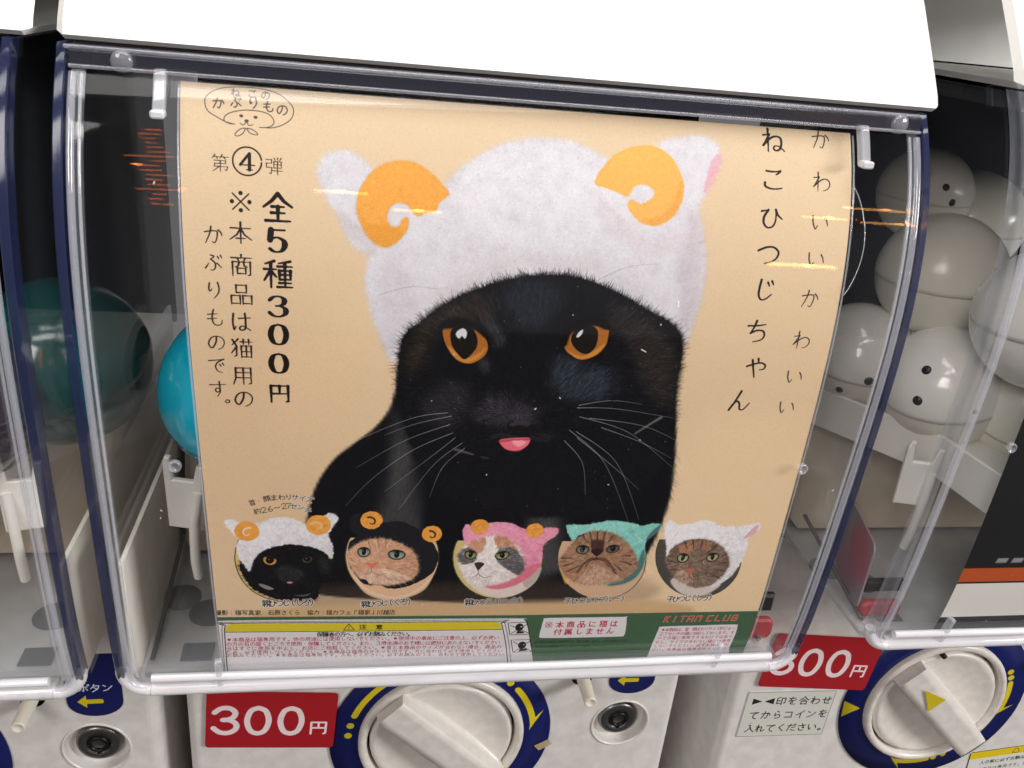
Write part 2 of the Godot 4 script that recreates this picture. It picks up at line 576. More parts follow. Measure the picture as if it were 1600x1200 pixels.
# a dished disc crossed by a raised grip
func knob_mesh() -> ArrayMesh:
	var R := 0.0396
	var qs := [-1.0, -0.985, -0.94, -0.86, -0.76, -0.64, -0.52, -0.42, -0.34, -0.29]
	var grip := [-0.262, -0.252, -0.244, -0.236, -0.225, -0.12, 0.0, 0.12, 0.225, 0.236, 0.244, 0.252, 0.262]
	var rows := qs + grip
	for i in qs.size():
		rows.append(-qs[qs.size() - 1 - i])
	var h := func(p: float, q: float) -> float:
		var r := Vector2(p, q).length()
		var bowl := -0.0016 + 0.0058 * pow(r, 2.6)
		if r > 0.94:
			bowl -= 0.0040 * pow((r - 0.94) / 0.06, 2.0)
		var a := absf(q)
		var g := 0.0118 + 0.0008 * p
		if a <= 0.226:
			return g
		if a < 0.262:
			var e := (a - 0.225) / 0.037
			return lerpf(g, bowl, clampf(pow(e, 1.7), 0.0, 1.0)) if e < 1.0 else bowl
		return bowl
	var np := 40
	var st := begin()
	st.set_smooth_group(0)
	var pts := []
	for q in rows:
		var line := []
		var half := sqrt(maxf(0.0, 1.0 - q * q))
		if absf(q) < 0.262:
			half = 1.035
		for i in np + 1:
			var s := sin((float(i) / np - 0.5) * PI)
			var p: float = s * half
			line.append(Vector3(p * R, q * R, h.call(p, q)))
		pts.append(line)
	for i in rows.size() - 1:
		for k in np:
			if pts[i][k].distance_to(pts[i][k + 1]) < 1e-7 and pts[i + 1][k].distance_to(pts[i + 1][k + 1]) < 1e-7:
				continue
			quad(st, pts[i][k], pts[i][k + 1], pts[i + 1][k + 1], pts[i + 1][k], Vector3(0, 0, 1))
	st.set_smooth_group(-1)
	for i in rows.size() - 1:
		for e in [0, np]:
			var a: Vector3 = pts[i][e]
			var b: Vector3 = pts[i + 1][e]
			quad(st, a, b, Vector3(b.x * 0.99, b.y * 0.99, -0.006), Vector3(a.x * 0.99, a.y * 0.99, -0.006), Vector3(a.x, a.y, 0))
	return done(st)


func shield(w: float, h: float) -> PackedVector2Array:
	var out := PackedVector2Array()
	out.append(Vector2(w / 2, h / 2))
	out.append(Vector2(-w / 2, h / 2))
	for i in 13:
		var a := PI + PI * i / 12
		out.append(Vector2(cos(a) * w / 2, -h / 2 + w * 0.36 + sin(a) * w * 0.36))
	return out


func sticker(t: Node3D, called: String, tex: Texture2D, outline: PackedVector2Array, x: float, y: float, turn: float, rough: float, z := 0.0) -> void:
	var a := mat(Color.WHITE, rough)
	a.albedo_texture = tex
	var o := obj(called, extrude(outline, 0.00005, 0.00045, 0.0), a, t)
	o.position = Vector3(x, y, z)
	o.rotation.z = deg_to_rad(turn)


func sticker_plain(t: Node3D, called: String, outline: PackedVector2Array, a: Material, z: float) -> void:
	obj(called, extrude(outline, z, z + 0.0003, 0.0), a, t)


func clear_case(t: Node3D, which: int) -> void:
	var pane := obj("front_pane", front_sheet(-0.1300, 0.1300, 0.1290, 0.3484, 0.0), m.pane, t)
	# top rail: a navy tinted clear channel under the head
	var top := []
	top.append(Vector2(zc(0.3466) + 0.0012, 0.3480))
	top.append(Vector2(zc(0.3466) + 0.0010, 0.3519))
	top.append(Vector2(zc(0.3466) - 0.0008, 0.3537))
	top.append(Vector2(zc(0.3537) - 0.006, 0.3537))
	top.append(Vector2(zc(0.3466) - 0.0035, 0.3480))
	var rail := obj("top_rail", along_x(top, -0.1305, 0.1305, 0.0004), m.rail, t)
	obj("rail_lip", tube([Vector3(-0.1305, 0.3480, zc(0.3466) + 0.0012), Vector3(0.1305, 0.3480, zc(0.3466) + 0.0012)], 0.00055, 8), m.bead, rail)
	obj("rail_ridge", tube([Vector3(-0.1315, 0.3529, zc(0.3466) + 0.0002), Vector3(0.1315, 0.3529, zc(0.3466) + 0.0002)], 0.0006, 8), m.bead, rail)
	obj("rail_back", along_x([Vector2(0.060, 0.3470), Vector2(0.0635, 0.3470), Vector2(0.0600, 0.3536), Vector2(0.056, 0.3536)], -0.1300, 0.1300, 0.0003), m.navyback, rail)
	for x in [-0.1165, 0.1225]:
		var boss := obj("rail_boss", lathe([Vector2(0.0030, -0.004), Vector2(0.0030, 0.0006), Vector2(0.0022, 0.0012), Vector2(0.0, 0.0013)], 20), m.bead, rail)
		boss.position = Vector3(x, 0.3500, zc(0.3466) + 0.0008)
	# hanging clear hooks beside the poster
	for x in [-0.1062, 0.1096]:
		var hk := obj("poster_hook", edge_strip(x - 0.0017, x + 0.0017, 0.3368, 0.3490, 0.0042, 0.0010, 8), m.cleartab, t)
		obj("hook_foot", extrude(rounded(0.0040, 0.0024, 0.0009), -0.0018, 0.0018, 0.0005, Transform3D(Basis(), Vector3(x, 0.3378, zc(0.3378) + 0.0040))), m.lip, hk)
	# side walls, their navy tinted front edges and the clear beads along them
	for s in [-1.0, 1.0]:
		obj("side_pane", edge_strip(s * 0.1322, s * 0.1338, 0.1290, 0.3530, -0.0030, -0.0031, 40) if false else side_wall(s), m.sidepane, t)
		obj("side_edge", edge_strip(s * 0.1316, s * 0.1344, 0.1360, 0.3536, 0.0014, -0.0052), m.clearedge if which == 2 else m.navy, t)
		var path := []
		for i in 31:
			var y := lerpf(0.3462, 0.1370, i / 30.0)
			path.append(Vector3(s * 0.1296, y, zc(y) + 0.0012))
		for i in 7:
			var a := (i + 1) / 7.0 * PI / 2
			var y := 0.1370 - sin(a) * 0.0075
			path.append(Vector3(s * (0.1296 - (1.0 - cos(a)) * 0.0075), y, zc(y) + 0.0012))
		obj("edge_bead", tube(path, 0.0011, 12), m.bead, t)
		var inner := []
		for i in 31:
			var y := lerpf(0.3462, 0.1360, i / 30.0)
			inner.append(Vector3(s * 0.1274, y, zc(y) + 0.0006))
		obj("edge_band", front_sheet(minf(s * 0.1300, s * 0.1262), maxf(s * 0.1300, s * 0.1262), 0.1310, 0.3480, 0.0009, 0.0, 40), m.edgeband, t)
		obj("edge_ridge", tube(inner, 0.0005, 8), m.cleartab, t)
	for x in [-0.1070, 0.1098]:
		obj("clear_rivet", lathe([Vector2(0.0021, -0.0010), Vector2(0.0021, 0.0004), Vector2(0.0015, 0.0008), Vector2(0.0012, 0.0002), Vector2(0.0, 0.0001)], 18), m.bead, pane).position = Vector3(x, 0.2300, zc(0.2300) + 0.0002)
	# specks of dust stuck on the cover
	var dust := begin()
	for i in 36:
		var y := rng.randf_range(0.140, 0.340)
		var x := rng.randf_range(-0.126, 0.126)
		var r := rng.randf_range(0.00010, 0.00026)
		var e := Vector2.from_angle(rng.randf() * TAU) * r * rng.randf_range(1.0, 3.0)
		var z := zc(y) + 0.0002
		quad(dust, Vector3(x - e.x, y - e.y, z), Vector3(x + e.y * 0.4, y - e.x * 0.4, z + 0.0001), Vector3(x + e.x, y + e.y, z), Vector3(x - e.y * 0.4, y + e.x * 0.4, z + 0.0001), Vector3(0, 0, 1))
	var du := obj("dust_specks", done(dust), m.dust, pane)
	du.set_meta("kind", "stuff")
	# bottom lip
	var lip := []
	for v in [[-0.0040, 0.1262], [0.0008, 0.1258], [0.0026, 0.1268], [0.0031, 0.1284], [0.0024, 0.1302], [0.0006, 0.1312], [-0.0040, 0.1312]]:
		lip.append(Vector2(zc(0.129) + v[0], v[1]))
	obj("bottom_lip", along_x(lip, -0.1235, 0.1235, 0.0004, true), m.lip, t)
	obj("inner_lip", tube([Vector3(-0.1225, 0.1352, zc(0.1352) + 0.0010), Vector3(-0.04, 0.1347, zc(0.1347) + 0.0012), Vector3(0.05, 0.1347, zc(0.1347) + 0.0012), Vector3(0.1225, 0.1355, zc(0.1355) + 0.0010)], 0.0017, 12), m.lip, t)
	obj("lip_web", front_sheet(-0.1235, 0.1235, 0.1308, 0.1352, 0.0008, 0.0, 4), m.haze, t)
	obj("foot_band", front_sheet(-0.1262, 0.1262, 0.1350, 0.1420, 0.0009, 0.0, 6), m.edgeband, t)
	for s in [-1.0, 1.0]:
		var cor := []
		for i in 9:
			var a := i / 8.0 * PI / 2
			cor.append(Vector3(s * (0.1235 + sin(a) * 0.0095), 0.1285 + (1.0 - cos(a)) * 0.0095, zc(0.130) + 0.0006))
		obj("lip_corner", tube(cor, 0.0024, 12), m.lip, t)
		obj("lip_strut", edge_strip(s * 0.0985 - 0.0012, s * 0.0985 + 0.0012, 0.1285, 0.1440, 0.0022, -0.0010, 8), m.cleartab, t)
	obj("case_floor", along_x([Vector2(-0.10, 0.1275), Vector2(zc(0.129) - 0.004, 0.1275), Vector2(zc(0.129) - 0.004, 0.1290), Vector2(-0.10, 0.1290)], -0.1300, 0.1300, 0.0003), m.haze, t)


func side_wall(s: float) -> ArrayMesh:
	var p := []
	for i in 41:
		var y := lerpf(0.1290, 0.3530, i / 40.0)
		p.append(Vector2(zc(y) - 0.0078, y))
	p.append(Vector2(-0.118, 0.3530))
	p.append(Vector2(-0.118, 0.1290))
	return along_x(p, minf(s * 0.1322, s * 0.1336), maxf(s * 0.1322, s * 0.1336), 0.0003)


func insides(t: Node3D, which: int) -> void:
	obj("back_wall", rbox(Vector3(0.262, 0.16, 0.004), 0.0005), m.black, t).position = Vector3(0, 0.275, -0.1185)
	obj("inner_ceiling", rbox(Vector3(0.262, 0.004, 0.165), 0.0005), m.black, t).position = Vector3(0, 0.3500, -0.036)
	# dispensing tray: wide at the back, narrowing to the front, with a raised rim
	var outline := PackedVector2Array([Vector2(-0.085, 0.087), Vector2(0.085, 0.087), Vector2(0.0905, 0.046), Vector2(0.1285, -0.008), Vector2(0.1285, -0.114), Vector2(-0.1285, -0.114), Vector2(-0.1285, -0.008), Vector2(-0.0905, 0.046)])
	var lay := Transform3D(Basis(Vector3(1, 0, 0), Vector3(0, 0, 1), Vector3(0, 1, 0)), Vector3.ZERO)
	var tray := obj("dispensing_tray", extrude(outline, 0.1985, 0.2010, 0.0005, lay), m.tray, t)
	for i in outline.size():
		if i in [4]:
			continue
		var a := outline[i]
		var b := outline[(i + 1) % outline.size()]
		var c := (a + b) / 2
		var r := obj("tray_rim", rbox(Vector3(a.distance_to(b) + 0.0012, 0.0195, 0.0022), 0.0006), m.tray, tray)
		r.transform = Transform3D(Basis(Vector3.UP, -(b - a).angle()), Vector3(c.x, 0.1960, c.y))
	# white brackets at the tray's front corners, each with a prong
	for s in [-1.0, 1.0]:
		var br := obj("tray_bracket", extrude(PackedVector2Array([Vector2(-0.0070, -0.0215), Vector2(0.0062, -0.0215), Vector2(0.0074, 0.0060), Vector2(0.0050, 0.0062), Vector2(0.0035, -0.0005), Vector2(-0.0042, -0.0005), Vector2(-0.0050, 0.0085), Vector2(-0.0068, 0.0088), Vector2(-0.0078, 0.0060)]), -0.0014, 0.0014, 0.0006), m.tray, t)
		br.transform = Transform3D(Basis(Vector3.UP, s * 0.25), Vector3(s * 0.1120, 0.2035, 0.064))
		var prong := obj("bracket_prong", tube([Vector3(s * -0.0050, -0.005, 0.001), Vector3(s * -0.0040, -0.016, 0.0035), Vector3(s * -0.0035, -0.034, 0.003), Vector3(s * -0.0033, -0.043, 0.001)], 0.0019, 10), m.tray, br)
	# lower mechanism cover and floor
	obj("mechanism_cover", along_x([Vector2(-0.112, 0.130), Vector2(0.006, 0.130), Vector2(-0.002, 0.165), Vector2(-0.012, 0.196), Vector2(-0.112, 0.196)], -0.1265, 0.1265, 0.003), m.inner, t)
	for s in [-1.0, 1.0]:
		if which == 2 and s < 0.0:
			continue
		obj("inner_side_panel", rbox(Vector3(0.0016, 0.0560, 0.198 if s < 0.0 or which == 1 else 0.150), 0.0004), m.sideplate, t).position = Vector3(s * 0.1304, 0.1550, -0.0110 if s < 0.0 or which == 1 else -0.0350)
	var fl := obj("inner_floor", along_x([Vector2(-0.10, 0.1240), Vector2(0.080, 0.1235), Vector2(0.080, 0.1262), Vector2(-0.10, 0.1265)], -0.1285, 0.1285, 0.0004), m.gray, t)
	for s in [-1.0, 1.0]:
		var hole := obj("floor_hole", extrude(circle(0.0085, 28), -0.0004, 0.0003, 0.0001), m.dark, fl)
		hole.transform = Transform3D(Basis(Vector3.RIGHT, -PI / 2), Vector3(s * 0.1095, 0.1268, 0.046))
		obj("floor_slot", rbox(Vector3(0.012, 0.0006, 0.010), 0.0002), m.dark, fl).position = Vector3(s * 0.1105, 0.1268, 0.070)
		obj("floor_disc", lathe([Vector2(0.0080, 0.0), Vector2(0.0078, 0.0012), Vector2(0.0, 0.0016)], 28), m.graydark, fl).transform = Transform3D(Basis(Vector3.RIGHT, -PI / 2), Vector3(s * 0.1225, 0.1266, 0.036))
		obj("chute_rib", tube([Vector3(s * 0.1256, 0.1420, 0.012), Vector3(s * 0.1262, 0.1290, 0.076)], 0.0010, 8), m.guiderib, t)
	if which == 2:
		# added strip carrying a soft pink reflection low on the left side, behind the clear walls
		var pm := mat(Color.WHITE, 0.4)
		pm.albedo_texture = pink_texture()
		obj("pink_reflection", extrude(rounded(0.052, 0.034, 0.004), -0.0005, 0.0005, 0.0002, Transform3D(Basis(Vector3(-0.25, 0, 0.97).normalized(), Vector3.UP, Vector3(-0.97, 0, -0.25).normalized()), Vector3(-0.1215, 0.1490, 0.048))), pm, t)
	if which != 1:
		var red := obj("refracted_red", extrude(rounded(0.030 if which == 0 else 0.020, 0.011 if which == 0 else 0.008, 0.0035), 0.0, 0.004, 0.001), mat(Color(0.62, 0.25, 0.27), 0.55), t)  # added blob for the price sticker's red refracted in the clear case
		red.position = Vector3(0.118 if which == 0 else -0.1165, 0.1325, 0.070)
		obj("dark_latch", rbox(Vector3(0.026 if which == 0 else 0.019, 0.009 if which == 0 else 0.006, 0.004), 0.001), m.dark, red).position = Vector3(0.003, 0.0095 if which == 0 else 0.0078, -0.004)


# ------------------------------------------------------------------ contents

func poster_middle() -> void:
	var a := mat(Color.WHITE, 0.5, 0.0, 0.2)
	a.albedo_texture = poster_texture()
	var t := thing("printed_poster", "tan poster of a black cat in a fluffy white horned hat behind the clear front", "poster")
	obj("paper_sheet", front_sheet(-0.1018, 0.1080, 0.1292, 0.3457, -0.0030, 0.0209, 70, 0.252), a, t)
	obj("sleeve_front", front_sheet(-0.1024, 0.1086, 0.1295, 0.3457, -0.0024, 0.0209, 70), m.sleeve, t)
	# the clear sleeve shows past past the paper's right edge, where a corner of it bulges
	var st := begin()
	st.set_smooth_group(0)
	var n := 16
	for i in n:
		var y0 := lerpf(0.3300, 0.2960, float(i) / n)
		var y1 := lerpf(0.3300, 0.2960, float(i + 1) / n)
		var w0 := 0.0001 + 0.0048 * pow(sin(PI * i / n), 0.8)
		var w1 := 0.0001 + 0.0048 * pow(sin(PI * (i + 1) / n), 0.8)
		var x0 := 0.1080 + 0.0209 * (0.352 - y0)
		var x1 := 0.1080 + 0.0209 * (0.352 - y1)
		quad(st, Vector3(x0, y0, zc(y0) - 0.0032), Vector3(x0 + w0, y0, zc(y0) - 0.0012), Vector3(x1 + w1, y1, zc(y1) - 0.0012), Vector3(x1, y1, zc(y1) - 0.0032), Vector3(0, 0, 1))
	obj("sleeve_flap", done(st), m.sleeve, t)
	var edge := []
	for i in n + 1:
		var y := lerpf(0.3300, 0.2960, float(i) / n)
		edge.append(Vector3(0.1081 + 0.0209 * (0.352 - y) + 0.0048 * pow(maxf(0.0, sin(PI * i / n)), 0.8), y, zc(y) - 0.0012))
	obj("sleeve_edge", tube(edge, 0.00017, 6), m.cleartab, t)
	for s in [0.0, 1.0]:
		var line := []
		for i in 41:
			var y := lerpf(0.3450, 0.1360, i / 40.0)
			line.append(Vector3(lerpf(-0.1024, 0.1086, s) + 0.0209 * (0.352 - y), y, zc(y) - 0.0028))
		obj("sleeve_edge", tube(line, 0.00035, 6), m.bead, t)


func poster_right() -> void:
	var a := mat(Color.WHITE, 0.4)
	a.albedo_texture = dark_poster_texture()
	var t := thing("printed_poster", "black poster with an orange strip, cut off by the right edge", "poster")
	t.position = Vector3(PITCH_RIGHT, RISE_RIGHT, 0)
	obj("paper_sheet", front_sheet(-0.1075, 0.1020, 0.1330, 0.3440, -0.0030, 0.0330, 60, 0.206), a, t)


func capsule_mesh(r: float, half: float) -> ArrayMesh:
	var p := []
	var n := 20
	for i in n + 1:
		var a := half * PI / 2 * (1.0 - float(i) / n)
		p.append(Vector2(r * cos(a), r * sin(a)))
	return lathe(p, 40)


func capsule(at: Vector3, r: float, tilt: Vector3, top: Material, low: Material, label: String, spots: Array, group := "") -> Node3D:
	var t := thing("toy_capsule", label, "capsule", group)
	t.position = at
	t.basis = Basis.from_euler(tilt)
	# the upper shell laps over the lower one by a thin lip
	var up := []
	for i in 21:
		var a := -0.06 + (PI / 2 + 0.06) * i / 20.0
		up.append(Vector2(r * 1.012 * cos(a), r * 1.012 * sin(a)))
	up.push_front(Vector2(r * 0.985, up[0].y))
	var lo := []
	for i in 21:
		var a := -PI / 2 + (PI / 2 + 0.02) * i / 20.0
		lo.append(Vector2(maxf(0.0, r * cos(a)), r * sin(a)))
	var turn := Basis(Vector3.RIGHT, -PI / 2)
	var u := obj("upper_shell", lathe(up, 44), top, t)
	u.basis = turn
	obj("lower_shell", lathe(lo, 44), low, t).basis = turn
	for s in spots:
		# s: azimuth, height angle, size
		var d := Vector3(cos(s[1]) * sin(s[0]), sin(s[1]), cos(s[1]) * cos(s[0]))
		var dot := obj("spot", lathe([Vector2(s[2], 0.0), Vector2(s[2] * 0.8, 0.0005), Vector2(0.0, 0.0008)], 18), m.spot, t)
		var bz := d
		var bx := Vector3.UP.cross(bz).normalized()
		dot.transform = Transform3D(Basis(bx, bz.cross(bx), bz), d * r * (1.010 if s[1] > -0.06 else 0.998))
	return t


func capsules() -> void:
	m.spot = mat(Color(0.10, 0.085, 0.075), 0.35)
	var white := mat(Color(0.96, 0.955, 0.93), 0.16)
	white.clearcoat_enabled = true
	white.clearcoat = 0.6
	white.clearcoat_roughness = 0.05
	var cream := mat(Color(0.92, 0.91, 0.86), 0.2)
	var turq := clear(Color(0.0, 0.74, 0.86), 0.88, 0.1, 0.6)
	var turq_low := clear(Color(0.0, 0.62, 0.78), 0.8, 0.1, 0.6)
	var teal := clear(Color(0.03, 0.31, 0.30), 0.80, 0.12, 0.6)
	var smoke := clear(Color(0.30, 0.27, 0.33), 0.55, 0.08, 0.7)
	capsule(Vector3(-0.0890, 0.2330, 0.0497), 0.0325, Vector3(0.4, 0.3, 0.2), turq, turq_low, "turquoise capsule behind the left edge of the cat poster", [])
	capsule(Vector3(-0.1610, 0.2330, 0.0270), 0.0320, Vector3(0.2, 0.5, 0.3), teal, teal, "teal capsule in the left machine beside its side wall", [])
	var dk := capsule(Vector3(-0.1870, 0.2300, 0.0560), 0.0290, Vector3(0.1, 0.2, -0.1), smoke, smoke, "smoky clear capsule with a dark toy, in front of the teal capsule", [])
	for k in [0.010, -0.012]:
		var toy := obj("dark_toy", lathe([Vector2(0.0001, 0.024), Vector2(0.0034, 0.014), Vector2(0.0060, 0.0), Vector2(0.0066, -0.012), Vector2(0.0040, -0.022), Vector2(0.0001, -0.024)], 20), mat(Color(0.16, 0.11, 0.17), 0.4), dk)
		toy.transform = Transform3D(Basis(Vector3.RIGHT, -PI / 2), Vector3(k, -0.002, 0.004))
		for b in [-0.002, -0.0055]:
			obj("toy_band", tube(ring_path(0.0064, b), 0.0004, 6), m.bead, toy)
	var g := "white spotted capsules in the right machine"
	capsule(Vector3(0.1945, 0.2290, -0.0116), 0.0265, Vector3(0.1, 0.2, 0.1), white, cream, "white capsule seen through the middle machine's side window, lowest of its group", [[-0.50, 0.06, 0.0022], [-0.95, -0.26, 0.0018]], g)
	capsule(Vector3(0.2185, 0.2290, 0.0230), 0.0282, Vector3(0.12, -0.1, 0.25), white, cream, "bright white capsule with two dark spots resting on the tray rim between the machines", [[-0.86, 0.78, 0.0021], [-0.84, 0.28, 0.0022], [0.02, 0.16, 0.0012]], g)
	capsule(Vector3(0.2215, 0.2740, -0.0060), 0.0290, Vector3(0.0, 0.1, 0.05), cream, cream, "greyish capsule with a visible seam, stacked above the bright white one", [], g)
	capsule(Vector3(0.2273, 0.2760, 0.0590), 0.0290, Vector3(0.0, 0.0, 0.1), white, white, "white capsule cut off by the right edge of the picture", [[-0.98, 0.55, 0.0020]], g)
	capsule(Vector3(0.2500, 0.2290, 0.0400), 0.0270, Vector3(0.3, 0.2, 0.3), cream, cream, "shaded white capsule between the bright one and the black poster", [], g)
	capsule(Vector3(0.2330, 0.3030, -0.0520), 0.0230, Vector3(0.0, 0.1, 0.0), cream, cream, "dim spotted capsule highest in the dark upper part of the right machine", [[-0.30, 0.35, 0.0018], [-0.10, 0.05, 0.0018], [-0.70, 0.2, 0.0018]], g)
	capsule(Vector3(0.2700, 0.2880, -0.0600), 0.0270, Vector3(0.0, 0.1, 0.0), cream, cream, "dim brownish white capsule behind the greyish one with a seam", [], g)


func ring_path(r: float, z: float) -> Array:
	var out := []
	for i in 25:
		out.append(Vector3(cos(TAU * i / 24) * r, sin(TAU * i / 24) * r, z))
	return out


# ------------------------------------------------------------------ painting flat print

func P(s: String) -> PackedVector2Array:
	var out := PackedVector2Array()
	for w in s.split(" ", false):
		var f := w.split_floats(",")
		out.append(Vector2(f[0], f[1]))
	return out


func smooth(p: PackedVector2Array, closed := true, steps := 6) -> PackedVector2Array:
	var out := PackedVector2Array()
	var n := p.size()
	if n < 3:
		return p
	for i in (n if closed else n - 1):
		var a := p[(i + n - 1) % n] if closed or i > 0 else p[0]
		var b := p[i]
		var c := p[(i + 1) % n]
		var d := p[(i + 2) % n] if closed or i < n - 2 else p[n - 1]
		for k in steps:
			out.append(b.cubic_interpolate(c, a, d, float(k) / steps))
	if not closed:
		out.append(p[n - 1])
	return out


# an outline broken up into fibres
func rough(p: PackedVector2Array, step: float, amp: float) -> PackedVector2Array:
	var out := PackedVector2Array()
	var n := p.size()
	for i in n:
		var a := p[i]
		var b := p[(i + 1) % n]
		var k := maxi(1, int(a.distance_to(b) / step))
		var nn := (b - a).normalized().orthogonal()
		for j in k:
			out.append(a.lerp(b, float(j) / k) + nn * rng.randfn(0.0, amp) + Vector2(rng.randf_range(-1, 1), rng.randf_range(-1, 1)) * amp * 0.5)
	return out


func ellipse(c: Vector2, rx: float, ry: float, turn := 0.0, n := 40) -> PackedVector2Array:
	var out := PackedVector2Array()
	for i in n:
		out.append(c + Vector2(cos(TAU * i / n) * rx, sin(TAU * i / n) * ry).rotated(turn))
	return out


func spans(layer: Image, p: PackedVector2Array, org: Vector2, ss: float, col: Color) -> void:
	var h := layer.get_height()
	var w := layer.get_width()
	var rows := {}
	var n := p.size()
	for i in n:
		var a := (p[i] - org) * ss
		var b := (p[(i + 1) % n] - org) * ss
		if a.y == b.y:
			continue
		if a.y > b.y:
			var t := a
			a = b
			b = t
		var r0 := maxi(0, int(ceil(a.y - 0.5)))
		var r1 := mini(h - 1, int(ceil(b.y - 0.5)) - 1)
		var k := (b.x - a.x) / (b.y - a.y)
		for r in range(r0, r1 + 1):
			var x := a.x + (r + 0.5 - a.y) * k
			if rows.has(r):
				rows[r].append(x)
			else:
				rows[r] = [x]
	for r in rows:
		var xs: Array = rows[r]
		xs.sort()
		for i in range(0, xs.size() - 1, 2):
			var x0 := clampi(roundi(xs[i]), 0, w)
			var x1 := clampi(roundi(xs[i + 1]), 0, w)
			if x1 > x0:
				layer.fill_rect(Rect2i(x0, r, x1 - x0, 1), col)


func paint(img: Image, polys: Array, col: Color, blur := 0) -> void:
	var lo := Vector2(1e9, 1e9)
	var hi := -lo
	for p in polys:
		for v in p:
			lo = lo.min(v)
			hi = hi.max(v)
	var pad := 2 + (3 << blur if blur else 0)
	lo = lo.max(Vector2(-pad, -pad))
	hi = hi.min(Vector2(img.get_width() + pad, img.get_height() + pad))
	if hi.x <= lo.x or hi.y <= lo.y:
		return
	var unit := 1 << blur
	var x0 := int(floor(lo.x)) - pad
	var y0 := int(floor(lo.y)) - pad
	var w := int(ceil((hi.x + pad - x0) / unit)) * unit
	var h := int(ceil((hi.y + pad - y0) / unit)) * unit
	var ss := 1 if blur else 2
	var layer := Image.create(w * ss, h * ss, false, Image.FORMAT_RGBA8)
	layer.fill(Color(col, 0.0))
	for p in polys:
		spans(layer, p, Vector2(x0, y0), ss, col)
	if blur:
		for k in blur:
			layer.shrink_x2()
		layer.resize(w, h, Image.INTERPOLATE_CUBIC)
	else:
		layer.shrink_x2()
	img.blend_rect(layer, Rect2i(0, 0, w, h), Vector2i(x0, y0))


func bars(p: PackedVector2Array, w0: float, w1: float, joints := true) -> Array:
	var out := []
	var n := p.size()
	for i in n - 1:
		var a := p[i]
		var b := p[i + 1]
		var d := (b - a).normalized().orthogonal()
		var wa := lerpf(w0, w1, float(i) / maxi(1, n - 1)) / 2
		var wb := lerpf(w0, w1, float(i + 1) / maxi(1, n - 1)) / 2
		out.append(PackedVector2Array([a + d * wa, b + d * wb, b - d * wb, a - d * wa]))
	if joints:
		for i in n:
			out.append(ellipse(p[i], lerpf(w0, w1, float(i) / maxi(1, n - 1)) / 2, lerpf(w0, w1, float(i) / maxi(1, n - 1)) / 2, 0.0, 8))
	return out


func line(img: Image, s: Variant, w0: float, w1: float, col: Color, blur := 0) -> void:
	var p: PackedVector2Array = P(s) if s is String else s
	paint(img, bars(smooth(p, false, 8), w0, w1, w0 > 3.0), col, blur)


func shape(img: Image, s: String, col: Color, blur := 0, fray := 0.0, step := 5.0, curved := true) -> PackedVector2Array:
	var p := P(s)
	if curved:
		p = smooth(p)
	paint(img, [rough(p, step, fray) if fray > 0.0 else p], col, blur)
	return p


func rgb(r: int, g: int, b: int, a := 1.0) -> Color:
	return Color(r / 255.0, g / 255.0, b / 255.0, a)


func inside(p: PackedVector2Array, margin := 0.0) -> Vector2:
	var lo := p[0]
	var hi := p[0]
	for v in p:
		lo = lo.min(v)
		hi = hi.max(v)
	for k in 60:
		var q := Vector2(rng.randf_range(lo.x, hi.x), rng.randf_range(lo.y, hi.y))
		if Geometry2D.is_point_in_polygon(q, p):
			return q
	return p[0]


# soft round tufts scattered over an area
func tufts(img: Image, p: PackedVector2Array, n: int, r: int, cols: Array, alpha: float) -> void:
	var stamps := []
	for c in cols:
		var s := Image.create(r * 2, r * 2, false, Image.FORMAT_RGBA8)
		for y in r * 2:
			for x in r * 2:
				var d := Vector2(x + 0.5 - r, y + 0.5 - r).length() / r
				s.set_pixel(x, y, Color(c, alpha * pow(maxf(0.0, 1.0 - d), 1.2)))
		stamps.append(s)
	for i in n:
		var q := inside(p)
		img.blend_rect(stamps[rng.randi() % stamps.size()], Rect2i(0, 0, r * 2, r * 2), Vector2i(q) - Vector2i(r, r))


# hairs over an area, growing away from a centre
func hairs(img: Image, p: PackedVector2Array, n: int, length: float, width: float, centre: Vector2, col: Color, spread := 0.5, blur := 0) -> void:
	var polys := []
	for i in n:
		var q := inside(p)
		var d := (q - centre).normalized().rotated(rng.randfn(0.0, spread))
		var l := length * rng.randf_range(0.5, 1.3)
		var e := q + d * l
		var mid := q.lerp(e, 0.5) + d.orthogonal() * l * rng.randfn(0.0, 0.08)
		var o := d.orthogonal() * width * 0.5
		polys.append(PackedVector2Array([q + o, mid + o * 0.8, e, mid - o * 0.8, q - o]))
	paint(img, polys, col, blur)


func wash(img: Image, y0: int, y1: int, c0: Color, c1: Color) -> void:
	var g := Image.create(1, y1 - y0, false, Image.FORMAT_RGBA8)
	for y in y1 - y0:
		g.set_pixel(0, y, c0.lerp(c1, float(y) / (y1 - y0)))
	g.resize(img.get_width(), y1 - y0, Image.INTERPOLATE_NEAREST)
	img.blend_rect(g, Rect2i(0, 0, img.get_width(), y1 - y0), Vector2i(0, y0))


